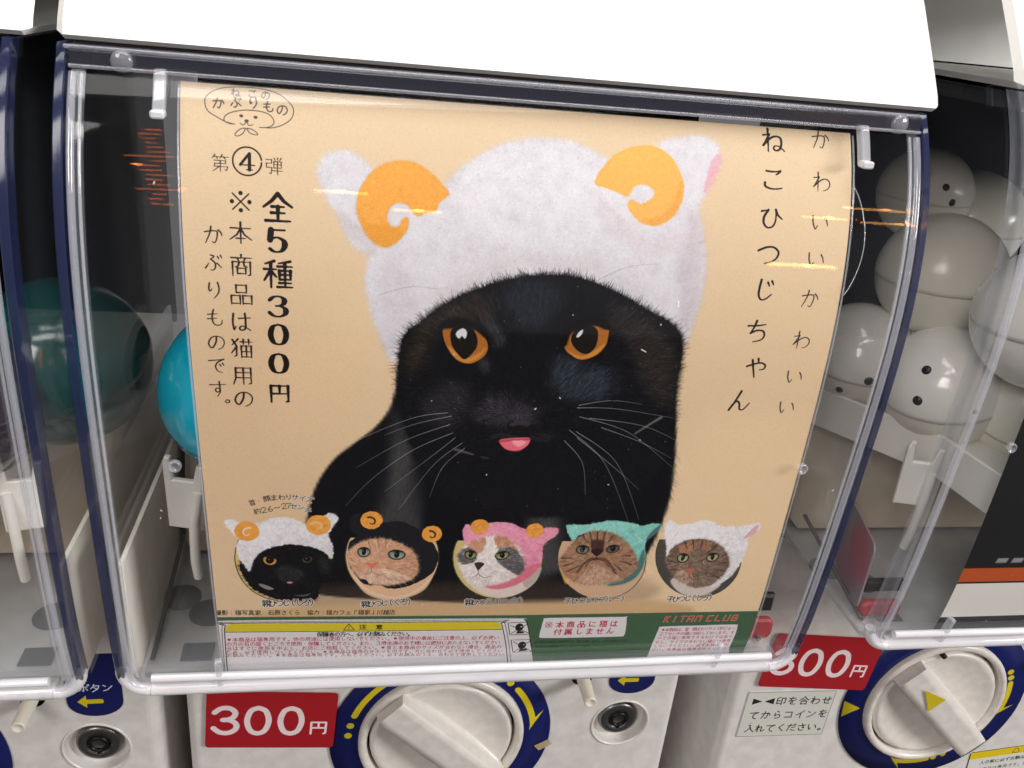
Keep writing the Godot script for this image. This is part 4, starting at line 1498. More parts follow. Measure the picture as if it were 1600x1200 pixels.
# hairs that stand out over an outline, in the colour just inside it
func whisked(img: Image, p: PackedVector2Array, n: int, length: float, alpha := 0.5) -> void:
	var src: Image = img.duplicate()
	var total := 0.0
	for i in p.size():
		total += p[i].distance_to(p[(i + 1) % p.size()])
	for i in p.size():
		var a := p[i]
		var b := p[(i + 1) % p.size()]
		var want := n * a.distance_to(b) / total
		var k := int(want) + (1 if rng.randf() < want - int(want) else 0)
		if k == 0:
			continue
		var o := (b - a).normalized().orthogonal()
		if Geometry2D.is_point_in_polygon((a + b) / 2 + o * 2.0, p):
			o = -o
		for j in k:
			var q := a.lerp(b, rng.randf()) - o * rng.randf_range(2.0, 7.0)
			var c := src.get_pixel(clampi(int(q.x), 0, src.get_width() - 1), clampi(int(q.y), 0, src.get_height() - 1))
			var g := rng.randf_range(0.9, 1.08)
			hair_px(img, q, o.rotated(rng.randfn(0.0, 0.55)), length * rng.randf_range(0.5, 1.5) + 4.0, rng.randfn(0.0, 0.4), Color(minf(1, c.r * g), minf(1, c.g * g), minf(1, c.b * g)), alpha)


# the grain of the print
func grain(img: Image, amount: float) -> void:
	var w := img.get_width() / 2
	var h := img.get_height() / 2
	var g := Image.create(w, h, false, Image.FORMAT_RGBA8)
	for y in h:
		for x in w:
			var v := rng.randfn(0.0, amount)
			g.set_pixel(x, y, Color(1, 1, 1, minf(0.2, v)) if v > 0.0 else Color(0.1, 0.06, 0.04, minf(0.2, -v)))
	g.resize(img.get_width(), img.get_height(), Image.INTERPOLATE_BILINEAR)
	img.blend_rect(g, Rect2i(0, 0, img.get_width(), img.get_height()), Vector2i.ZERO)


# one round portrait: the lower part of a tan disc with a green outline
func disc(img: Image, outline: String, fillc: Color) -> PackedVector2Array:
	var p := P(outline)
	paint(img, [p], fillc)
	paint(img, bars(p, 2.8, 2.8, false), rgb(52, 66, 40))
	return p


func horn(img: Image, c: String, r: float, turn: float, flip: float, curl: Color, col := Color(0.92, 0.63, 0.27)) -> void:
	var o := P(c)[0]
	var e := rough(ellipse(o, r * 1.8, r * 1.8), 6, 0.5)
	paint(img, [e], rgb(60, 44, 30, 0.4), 1)
	paint(img, [e], col)
	tufts(img, e, 50, 8, [col.lightened(0.25), col.darkened(0.2)], 0.22)
	var pts := PackedVector2Array()
	for i in 11:
		var a := turn + flip * i * 0.42
		pts.append(o + Vector2(cos(a), sin(a)) * r * 1.8 * (0.10 + 0.052 * i) + Vector2(flip * 2.0, 7.0))
	paint(img, bars(pts, 3.0, 6.5), Color(curl, 0.9))


func fluffy(img: Image, s: String, col: Color, light: Color, dark: Color) -> PackedVector2Array:
	var p := smooth(P(s), true, 4)
	paint(img, [rough(p, 4.0, 1.0)], col, 1)
	paint(img, [rough(p, 4.0, 1.6)], col)
	nap(img, p, light, dark, Vector2(-0.4, -0.6), 1.5)
	furry(img, p, 3600, 5.5, Vector2(-9999, 0), 0.11, 0.0, 0.55, 1.0, 1.8)
	whisked(img, p, 1100, 3.0, 0.45)
	return p


func cat_eye(img: Image, c: String, rx: float, ry: float, turn: float, iris: Color, pupil := 0.5) -> void:
	var o := P(c)[0]
	# almond lids, darker under the upper lid
	var lid := PackedVector2Array()
	for i in 24:
		var a := TAU * i / 24
		var v := Vector2(cos(a) * rx, sin(a) * ry * (1.0 if sin(a) > 0.0 else 0.82))
		v.y += 0.12 * rx * cos(a) * signf(cos(turn)) * turn
		lid.append(Vector2(v.x * KX, v.y * KY))
	var big := PackedVector2Array()
	var fit := PackedVector2Array()
	for v in lid:
		big.append(o + (v * 1.22).rotated(turn))
		fit.append(o + v.rotated(turn))
	paint(img, [big], rgb(26, 20, 17, 0.85), 1)
	paint(img, [fit], iris.darkened(0.12))
	paint(img, [ellipse(o + Vector2(0, ry * 0.35 * KY), rx * 0.75 * KX, ry * 0.5 * KY, turn)], Color(iris.lightened(0.15), 0.7), 1)
	paint(img, [ellipse(o, rx * KX * pupil, ry * KY * 0.78, turn)], rgb(16, 14, 14))
	var brow := PackedVector2Array()
	for v in lid:
		if v.y < ry * KY * -0.35:
			brow.append(o + (v * 1.1).rotated(turn))
	if brow.size() > 2:
		paint(img, [brow], rgb(20, 15, 13, 0.8), 1)
	paint(img, [ellipse(o + Vector2(-2.2, -2.6), 1.5, 1.2)], rgb(220, 226, 226, 0.9))


func small_cats(img: Image) -> void:
	# 1: black cat, white horned hood
	disc(img, "316,1201 320,1214 324,1228 326,1242 328,1256 328,1271 327,1285 325,1300 322,1314 318,1328 312,1342 306,1355 298,1368 290,1379 281,1390 271,1399 260,1408 249,1415 237,1421 225,1426 213,1429 200,1431 187,1431 175,1430 163,1427 151,1423 139,1418 128,1411 118,1404 108,1395 99,1385 91,1374 84,1362 78,1350 73,1337 69,1323 66,1309 64,1295 63,1281 63,1266 65,1252 67,1238 71,1224 75,1211 81,1198", rgb(216, 184, 118))
	var body := smooth(P("73,1299 92,1270 120,1257 170,1226 212,1218 260,1227 304,1251 328,1292 321,1351 296,1368 280,1424 236,1430 182,1426 139,1407 97,1370"))
	paint(img, [rough(body, 4, 1.2)], rgb(15, 15, 18))
	shape(img, "170,1313 205,1299 247,1319 235,1357 185,1355", rgb(40, 42, 44, 0.8), 3)
	shape(img, "294,1264 322,1288 314,1330 290,1315", rgb(34, 36, 38, 0.8), 3)
	furry(img, body, 4000, 11, P("208,1313")[0], 0.4, 0.05, 0.45, 0.4, 0.3)
	shape(img, "122,1363 142,1369 163,1384 145,1386 128,1375", rgb(150, 148, 146, 0.85), 1)
	shape(img, "215,1409 248,1408 266,1401 251,1415", rgb(110, 110, 110, 0.7), 1)
	cat_eye(img, "157,1278", 9.5, 7.0, 0.25, rgb(216, 158, 70), 0.62)
	cat_eye(img, "259,1277", 7.0, 5.0, -0.25, rgb(96, 84, 54), 0.75)
	paint(img, [ellipse(P("208,1361")[0], 8, 3.5)], rgb(226, 130, 140))
	fluffy(img, "44,1148 53,1137 76,1144 99,1159 133,1151 164,1136 200,1132 232,1139 262,1156 290,1139 315,1122 330,1118 346,1135 335,1157 321,1183 322,1208 329,1228 328,1274 312,1255 288,1239 246,1225 210,1222 163,1233 135,1248 113,1275 100,1316 87,1292 74,1267 71,1227 79,1203 62,1178", rgb(224, 222, 226), rgb(244, 244, 248), rgb(190, 186, 192))
	horn(img, "101,1177", 18, 0.9, 1.0, rgb(228, 214, 206))
	horn(img, "293,1157", 18.5, 1.6, -1.0, rgb(222, 196, 160))
	# 2: ginger cat, black hood with horns
	disc(img, "615,1204 620,1217 625,1231 628,1245 630,1259 631,1274 631,1288 630,1303 627,1317 624,1331 619,1345 614,1357 607,1370 599,1381 591,1392 581,1401 571,1410 560,1417 549,1423 537,1427 525,1431 512,1432 500,1433 487,1432 475,1429 462,1425 451,1420 439,1414 428,1406 418,1397 408,1387 400,1376 392,1364 385,1352 379,1339 374,1325 370,1312 368,1297 366,1283 365,1269 366,1255 368,1241 370,1227 374,1214 379,1202", rgb(222, 182, 146))
	shape(img, "374,1305 401,1353 438,1396 503,1423 568,1399 615,1346 587,1405 503,1438 419,1405", rgb(232, 198, 168, 0.9), 2)
	shape(img, "375,1224 396,1197 380,1171 377,1146 386,1125 414,1118 437,1140 468,1149 515,1147 565,1170 611,1223 631,1279 615,1332 579,1365 538,1386 490,1392 467,1379 430,1376 405,1356 374,1293", rgb(26, 26, 30), 0, 1.0)
	var f2 := smooth(P("371,1261 387,1238 412,1218 442,1209 482,1210 520,1226 555,1255 569,1295 570,1331 550,1359 512,1373 478,1377 430,1366 401,1339 379,1303"))
	paint(img, [rough(f2, 4, 1.6)], rgb(206, 160, 128))
	shape(img, "401,1341 428,1318 474,1314 529,1335 548,1354 484,1375 428,1364", rgb(228, 196, 176, 0.9), 2)
	nap(img, f2, rgb(236, 200, 172), rgb(150, 104, 78), Vector2(-0.5, -0.4))
	hairs(img, f2, 500, 9, 1.0, P("441,1306")[0], rgb(240, 206, 178, 0.5), 0.4)
	hairs(img, f2, 300, 16, 1.6, P("441,1306")[0], rgb(226, 184, 152, 0.6), 0.3)
	hairs(img, f2, 160, 14, 1.8, P("441,1306")[0], rgb(170, 118, 88, 0.5), 0.3)
	for s in ["428,1218 437,1243", "455,1214 459,1244", "478,1217 477,1244", "547,1292 565,1302", "532,1311 566,1326", "380,1275 394,1289"]:
		line(img, s, 4, 2, rgb(160, 112, 84, 0.7), 1)
	furry(img, f2, 5000, 11, P("441,1299")[0], 0.16, 0.0, 0.5, 0.35, 0.3)
	whisked(img, f2, 800, 4.0, 0.4)
	cat_eye(img, "417,1252", 8.0, 7.0, 0.1, rgb(140, 160, 148), 0.4)
	cat_eye(img, "510,1263", 11.0, 7.0, 0.1, rgb(140, 160, 148), 0.36)
	shape(img, "425,1290 441,1295 457,1290 448,1307 439,1313 430,1304", rgb(214, 116, 100))
	line(img, "439,1313 436,1328 423,1335", 2, 1.5, rgb(150, 100, 90))
	line(img, "439,1325 456,1338 474,1336", 2, 1.5, rgb(150, 100, 90))
	for s in ["474,1338 511,1363 531,1398", "481,1333 526,1359 549,1394", "481,1326 533,1344 564,1369"]:
		line(img, s, 1.2, 0.8, rgb(236, 226, 216, 0.7))
	shape(img, "408,1354 423,1356 430,1371 416,1371", rgb(26, 26, 30))
	horn(img, "438,1142", 17, 2.2, -1.0, rgb(40, 34, 32))
	horn(img, "608,1191", 16, 2.4, -1.0, rgb(40, 34, 32))
	shape(img, "465,1154 515,1147 543,1159 508,1165 472,1165", rgb(26, 26, 30))
	# 3: white and patched cat, pink hood
	var d3 := disc(img, "919,1219 925,1232 930,1245 934,1258 937,1272 939,1286 940,1300 939,1314 938,1328 935,1341 931,1355 926,1367 920,1379 913,1390 905,1400 896,1409 887,1417 876,1424 865,1430 853,1434 841,1437 829,1439 816,1440 804,1438 791,1436 779,1432 766,1427 755,1421 743,1413 732,1405 722,1395 713,1385 704,1373 697,1362 690,1349 684,1336 680,1323 676,1309 674,1295 672,1281 672,1268 673,1254 675,1241 678,1228 682,1216", rgb(206, 184, 124))
	shape(img, "702,1343 728,1361 796,1380 866,1372 913,1333 939,1319 928,1373 889,1416 836,1435 772,1423 727,1383", rgb(220, 206, 194), 2)
	shape(img, "888,1365 924,1333 933,1304 940,1329 924,1373 899,1398", rgb(160, 150, 140, 0.6), 2)
	furry(img, d3, 1600, 9, P("787,1253")[0], 0.08, 0.0, 0.4, 0.4, 0.3)
	fluffy(img, "711,1229 698,1196 703,1160 725,1165 762,1156 793,1152 836,1157 875,1178 914,1185 941,1174 974,1176 971,1200 941,1227 935,1261 937,1299 916,1345 874,1382 819,1401 774,1392 792,1375 834,1371 864,1352 871,1303 842,1231 794,1211 747,1211", rgb(232, 152, 178), rgb(244, 182, 202), rgb(206, 120, 148))
	shape(img, "937,1304 916,1345 874,1382 819,1401 774,1392 816,1383 864,1359 888,1323", rgb(206, 96, 112, 0.6), 2)
	var f3 := smooth(P("687,1271 711,1231 747,1211 783,1202 817,1205 854,1233 881,1284 882,1335 846,1366 808,1380 762,1384 718,1358 697,1319"))
	paint(img, [rough(f3, 4, 1.4)], rgb(236, 228, 224))
	shape(img, "716,1229 747,1211 765,1211 761,1253 741,1267 723,1257", rgb(196, 140, 104, 0.95), 1, 1.0)
	shape(img, "788,1207 821,1207 846,1231 860,1259 824,1245 802,1249", rgb(190, 128, 92, 0.95), 1, 1.0)
	shape(img, "689,1271 708,1243 735,1257 741,1291 715,1305 696,1299", rgb(78, 74, 74, 0.95), 1, 1.0)
	shape(img, "802,1254 839,1245 872,1274 886,1318 867,1347 838,1327 805,1297", rgb(74, 74, 78, 0.95), 1, 1.2)
	nap(img, f3, rgb(250, 248, 246), rgb(150, 136, 130), Vector2(-0.5, -0.5), 0.7)
	hairs(img, f3, 200, 12, 1.3, P("757,1305")[0], rgb(250, 248, 246, 0.45), 0.3)
	hairs(img, f3, 160, 12, 1.3, P("757,1305")[0], rgb(120, 106, 100, 0.35), 0.3)
	furry(img, f3, 5000, 10, P("756,1301")[0], 0.13, 0.0, 0.5, 0.35, 0.3)
	whisked(img, f3, 800, 4.0, 0.4)
	cat_eye(img, "724,1267", 8.0, 6.5, 0.2, rgb(150, 154, 108), 0.42)
	cat_eye(img, "817,1271", 9.5, 6.0, -0.2, rgb(150, 154, 108), 0.42)
	shape(img, "737,1300 752,1296 766,1303 757,1318 749,1327 742,1315", rgb(62, 40, 40))
	line(img, "749,1327 749,1342 733,1354", 2.2, 1.5, rgb(110, 90, 86))
	line(img, "749,1339 768,1355 790,1350", 2.2, 1.5, rgb(110, 90, 86))
	horn(img, "744,1167", 14.5, 0.9, 1.0, rgb(222, 140, 56))
	horn(img, "906,1183", 14.5, 1.2, 1.0, rgb(222, 140, 56))
	# 4: flat-faced brown cat, blue-green hood
	disc(img, "1237,1226 1244,1238 1250,1252 1255,1266 1259,1280 1261,1294 1263,1309 1263,1323 1263,1337 1261,1351 1258,1365 1253,1377 1248,1389 1241,1401 1234,1411 1225,1421 1215,1429 1205,1436 1194,1442 1182,1447 1170,1450 1157,1451 1145,1452 1132,1451 1118,1448 1105,1444 1092,1439 1080,1433 1067,1425 1056,1416 1045,1406 1034,1396 1025,1384 1016,1372 1009,1359 1002,1345 996,1332 992,1318 989,1304 986,1289 985,1275 985,1262 986,1248 989,1235 992,1222", rgb(206, 170, 140))
	shape(img, "1003,1335 1026,1330 1035,1371 1021,1386", rgb(232, 176, 96, 0.8), 2)
	fluffy(img, "1000,1172 1011,1163 1065,1163 1112,1152 1146,1150 1199,1160 1232,1170 1262,1160 1289,1168 1277,1194 1255,1217 1249,1241 1257,1305 1241,1360 1199,1390 1143,1394 1171,1369 1217,1334 1218,1272 1181,1226 1088,1192 1040,1200 1027,1224", rgb(134, 204, 193), rgb(168, 224, 214), rgb(92, 164, 156))
	shape(img, "1288,1165 1278,1198 1250,1224 1255,1203 1271,1179", rgb(66, 92, 94, 0.8), 1)
	shape(img, "1247,1256 1258,1310 1240,1365 1199,1393 1151,1394 1202,1367 1233,1320", rgb(58, 92, 94, 0.75), 2)
	var f4 := smooth(P("994,1310 1007,1262 1029,1224 1054,1201 1087,1187 1139,1194 1185,1226 1222,1275 1237,1320 1220,1355 1183,1380 1134,1391 1077,1387 1026,1361"))
	paint(img, [rough(f4, 4, 1.6)], rgb(160, 122, 96))
	shape(img, "1061,1369 1086,1332 1114,1317 1150,1333 1187,1364 1144,1389 1093,1388", rgb(196, 160, 138, 0.9), 2)
	nap(img, f4, rgb(206, 168, 140), rgb(86, 60, 48), Vector2(-0.3, 0.6))
	hairs(img, f4, 500, 9, 1.0, P("1108,1288")[0], rgb(214, 180, 152, 0.45), 0.4)
	hairs(img, f4, 260, 14, 1.7, P("1108,1288")[0], rgb(198, 160, 130, 0.5), 0.3)
	for s in ["1073,1196 1084,1225", "1095,1189 1100,1230", "1119,1194 1116,1225", "1054,1205 1071,1229", "1144,1206 1132,1230", "1001,1286 1033,1286", "1009,1315 1039,1301", "1207,1280 1179,1279", "1216,1314 1181,1299", "1023,1335 1056,1316", "1187,1334 1159,1308"]:
		line(img, s, 5.5, 2.5, rgb(62, 42, 36, 0.8), 1)
	shape(img, "1080,1225 1099,1220 1119,1225 1121,1264 1106,1273 1089,1263", rgb(58, 38, 36, 0.85), 2)
	line(img, "1104,1288 1085,1292 1064,1316 1053,1341", 9, 6, rgb(66, 44, 38, 0.75), 2)
	line(img, "1108,1288 1133,1293 1157,1323 1173,1349", 9, 6, rgb(66, 44, 38, 0.75), 2)
	hairs(img, f4, 160, 13, 1.5, P("1106,1273")[0], rgb(72, 50, 42, 0.5), 0.3)
	furry(img, f4, 5200, 11, P("1107,1278")[0], 0.24, 0.0, 0.5, 0.35, 0.3)
	whisked(img, f4, 800, 4.0, 0.4)
	cat_eye(img, "1058,1253", 9.0, 6.5, 0.1, rgb(120, 122, 108), 0.42)
	cat_eye(img, "1151,1252", 9.0, 6.0, -0.15, rgb(96, 92, 82), 0.5)
	shape(img, "1084,1258 1103,1251 1120,1259 1114,1273 1105,1280 1094,1273", rgb(48, 26, 28))
	line(img, "1105,1278 1107,1293", 2.6, 2, rgb(50, 30, 28))
	line(img, "1074,1317 1089,1297 1109,1293 1130,1300 1148,1321", 2.6, 2.0, rgb(56, 36, 32))
	# 5: tabby cat, white hood
	var d5 := disc(img, "1540,1222 1548,1235 1555,1249 1561,1263 1566,1278 1569,1292 1572,1307 1573,1322 1573,1336 1572,1350 1570,1364 1566,1377 1561,1389 1555,1401 1548,1411 1540,1421 1531,1430 1521,1437 1510,1443 1499,1448 1487,1451 1474,1453 1461,1453 1448,1452 1434,1449 1421,1445 1407,1440 1394,1434 1381,1426 1369,1417 1357,1407 1346,1396 1336,1384 1326,1371 1318,1358 1310,1345 1304,1330 1298,1316 1294,1302 1291,1287 1289,1273 1288,1259 1289,1245 1290,1232 1293,1219", rgb(74, 70, 66))
	shape(img, "1355,1384 1381,1369 1447,1407 1509,1398 1524,1406 1484,1443 1435,1450 1388,1427", rgb(206, 196, 190), 2)
	hairs(img, d5, 60, 22, 2.0, P("1435,1239")[0], rgb(130, 122, 116, 0.4), 0.3)
	fluffy(img, "1318,1242 1308,1208 1301,1170 1312,1149 1330,1161 1353,1166 1386,1161 1415,1152 1445,1155 1479,1172 1517,1175 1560,1173 1594,1161 1604,1178 1594,1197 1576,1216 1579,1261 1568,1326 1543,1378 1495,1414 1503,1387 1531,1341 1524,1285 1466,1230 1407,1219 1361,1233 1334,1267 1330,1312", rgb(230, 228, 232), rgb(250, 250, 252), rgb(196, 192, 198))
	shape(img, "1598,1168 1584,1178 1568,1202 1560,1221 1579,1211 1596,1197", rgb(216, 160, 172, 0.85), 1)
	var f5 := smooth(P("1333,1317 1332,1269 1357,1238 1407,1222 1467,1232 1512,1270 1532,1315 1522,1359 1488,1400 1435,1409 1378,1376"))
	paint(img, [rough(f5, 4, 1.8)], rgb(122, 102, 88))
	shape(img, "1356,1253 1385,1233 1409,1229 1408,1268 1377,1277", rgb(176, 124, 92, 0.9), 2)
	shape(img, "1421,1229 1451,1234 1464,1259 1437,1269", rgb(170, 118, 88, 0.85), 2)
	shape(img, "1371,1338 1406,1344 1428,1375 1411,1396 1378,1371", rgb(190, 156, 132, 0.85), 2)
	nap(img, f5, rgb(176, 150, 130), rgb(60, 48, 42), Vector2(-0.3, 0.3))
	hairs(img, f5, 500, 9, 1.0, P("1411,1328")[0], rgb(200, 176, 156, 0.4), 0.4)
	hairs(img, f5, 200, 13, 1.6, P("1411,1328")[0], rgb(186, 160, 140, 0.5), 0.3)
	for s in ["1372,1228 1386,1258", "1400,1224 1407,1263", "1429,1229 1428,1263", "1478,1244 1465,1264", "1336,1302 1367,1312", "1346,1337 1376,1338", "1525,1310 1497,1320", "1524,1346 1493,1340", "1508,1372 1479,1355"]:
		line(img, s, 5.0, 2.2, rgb(50, 40, 36, 0.8), 1)
	hairs(img, f5, 160, 12, 1.6, P("1411,1328")[0], rgb(60, 48, 42, 0.5), 0.3)
	furry(img, f5, 5200, 10, P("1410,1323")[0], 0.26, 0.0, 0.5, 0.35, 0.3)
	whisked(img, f5, 800, 4.0, 0.4)
	cat_eye(img, "1379,1290", 8.5, 7.0, 0.15, rgb(172, 176, 122), 0.36)
	cat_eye(img, "1474,1289", 9.0, 6.5, -0.15, rgb(172, 176, 122), 0.36)
	shape(img, "1394,1338 1410,1333 1426,1339 1418,1354 1413,1359 1403,1351", rgb(176, 106, 92))
	line(img, "1413,1359 1413,1372 1396,1379", 2.2, 1.6, rgb(80, 56, 48))
	line(img, "1415,1369 1434,1380 1454,1376", 2.2, 1.6, rgb(80, 56, 48))
	for s in ["1379,1358 1349,1373", "1385,1369 1361,1394", "1448,1365 1496,1377", "1449,1373 1492,1398"]:
		line(img, s, 1.2, 0.8, rgb(230, 224, 218, 0.6))


func green_band(img: Image) -> void:
	var green := rgb(66, 98, 70)
	paint(img, [P("-70,1487 866,1511 1780,1522 1869,1817 898,1831 -99,1761")], green)
	var white := rgb(222, 219, 222)
	var ink := rgb(30, 28, 28)
	# caution panel: double outline, yellow heading, red small print
	paint(img, [smooth(P("-4,1540 2,1514 20,1503 438,1513 879,1525 904,1531 918,1554 934,1626 963,1766 963,1836 481,1862 -8,1785 -11,1701"), true, 3)], white)
	line(img, "-2,1768 3,1671 8,1543 16,1517 34,1510 438,1520 828,1530 842,1537 852,1563 871,1653 894,1792", 1.6, 1.6, ink)
	line(img, "7,1768 10,1671 15,1549 20,1525 37,1515 438,1526 820,1537 835,1545 843,1569 861,1653 883,1791", 2.6, 2.6, ink)
	paint(img, [P("17,1541 24,1522 41,1517 438,1528 820,1538 833,1545 841,1573 439,1562 17,1551")], rgb(214, 196, 48))
	line(img, "17,1551 439,1563 841,1573", 2.0, 2.0, ink)
	for s in ["357,1556 373,1530", "373,1530 389,1556", "357,1556 389,1556"]:
		line(img, s, 2.0, 2.0, ink)
	line(img, "373,1539 373,1551", 1.8, 1.8, ink)
	down(img, "注意", "414,1545 463,1547", 13, 0.115, ink, 0)
	along(img, "保護者の方へ、必ずお読みください。", "287,1572 558,1580", 9.5, 0.115, ink, 0)
	var red := rgb(176, 60, 76)
	along(img, "●本商品は猫専用です。他の用途には使用しないでください。●使用中の事故にご注意の上、必ずお使い", "25,1583 826,1609", 8.6, 0.10, red, 0)
	along(img, "の方の目の届くところで使用・保護してください。また、3歳未満のお子様には絶対にあたえないでください", "23,1603 832,1632", 8.6, 0.10, red, 0)
	along(img, "合はすぐに使用を中止し、お店にご相談してください。●首と本商品のサイズが合わない場合、商品の", "22,1622 838,1653", 8.4, 0.10, rgb(166, 70, 84), 0)
	along(img, "ため、必ず使用しないでください。●本商品は猫用のかぶりものです。方に合わせて必ず使用してください", "20,1639 844,1673", 8.0, 0.10, rgb(160, 80, 92), 0)
	along(img, "お読みください。●本商品は猫専用です。入れてください。必ずお読みのうえ、合わせて使用してください", "19,1653 850,1691", 8.0, 0.10, rgb(150, 90, 100), 0)
	# crossed-out symbols
	for k in [["857,1544 917,1543 931,1598 868,1599", "895,1565", "866,1555 926,1592", "922,1549 871,1593", "886,1594 914,1592 907,1583 891,1582"], ["874,1623 936,1623 949,1683 886,1683", "912,1649", "883,1632 944,1679", "936,1629 890,1680", "903,1680 933,1676 926,1666 907,1665"]]:
		var fr := P(k[0])
		fr.append(fr[0])
		paint(img, bars(fr, 2.2, 2.2, false), ink)
		paint(img, [ellipse(P(k[1])[0], 13, 17)], ink)
		paint(img, [P(k[4])], ink)
		paint(img, [ellipse(P(k[1])[0] + Vector2(6, -2), 3.0, 2.6)], white)
		paint(img, bars(P(k[2]), 2.2, 2.2), ink)
		paint(img, bars(P(k[3]), 2.2, 2.2), ink)
	for x in [797, 803, 809, 815, 821]:
		pass
	# white note: no cat included
	paint(img, [smooth(P("969,1534 981,1527 1102,1529 1229,1531 1238,1535 1244,1594 1242,1618 1227,1622 1094,1621 979,1618 963,1609 965,1573"), true, 2)], white)
	var strong := rgb(182, 30, 52)
	along(img, "※本商品に猫は", "988,1558 1200,1560", 13.5, 0.115, strong, 0)
	along(img, "付属しません", "1021,1592 1193,1593", 13.5, 0.115, strong, 0)
	along(img, "●写真は本商品の使用例です。猫は付属しません。必ずお読みください", "956,1636 1261,1644", 6.4, 0.10, rgb(34, 52, 40), 0)
	along(img, "●商品は保護者の方と合わせて使用してください", "959,1659 1196,1666", 6.4, 0.10, rgb(34, 52, 40), 0)
	# maker's name in square slanted capitals
	var logo := rgb(206, 60, 44)
	for k in [["KITAN", 1044.0, 12.3], ["CLUB", 1111.0, 12.6]]:
		pass
	along(img, "KITAN", "1374,1547 1481,1548", 13.0, 0.19, rgb(226, 206, 190), 0, 0.80, -0.22)
	along(img, "KITAN", "1374,1547 1481,1548", 12.5, 0.145, logo, 0, 0.80, -0.22)
	along(img, "CLUB", "1520,1548 1606,1549", 13.0, 0.19, rgb(226, 206, 190), 0, 0.80, -0.22)
	along(img, "CLUB", "1520,1548 1606,1549", 12.5, 0.145, logo, 0, 0.80, -0.22)
	paint(img, [smooth(P("1355,1589 1366,1580 1483,1580 1611,1580 1624,1588 1627,1625 1623,1697 1627,1781 1498,1833 1354,1823 1344,1710 1350,1632"), true, 2)], white)
	for k in [["●本商品は、首・顔まわりサイズ約26〜", "1371,1596 1613,1598"], ["27センチの猫に対応しております。す", "1369,1616 1614,1619"], ["べての猫に使用できるわけではあり", "1366,1636 1613,1639"], ["せん。サイズの合わない猫には使用", "1363,1656 1611,1660"], ["しないでください。必ずお読みくだ", "1361,1675 1609,1680"], ["さい。本商品は猫用のかぶりもの", "1358,1694 1605,1700"]]:
		along(img, k[0], k[1], 7.6, 0.10, red, 0)


# ------------------------------------------------------------------ pen strokes of the characters, on a grid of 100

func strokes(table: String, curved: bool) -> void:
	for row in table.split("\n", false):
		row = row.strip_edges()
		if row.length() < 3:
			continue
		var list := []
		for s in row.substr(2).split("/", false):
			var p := P(s)
			list.append(smooth(p, false, 5) if curved and p.size() > 2 else p)
		glyphs[row[0]] = list


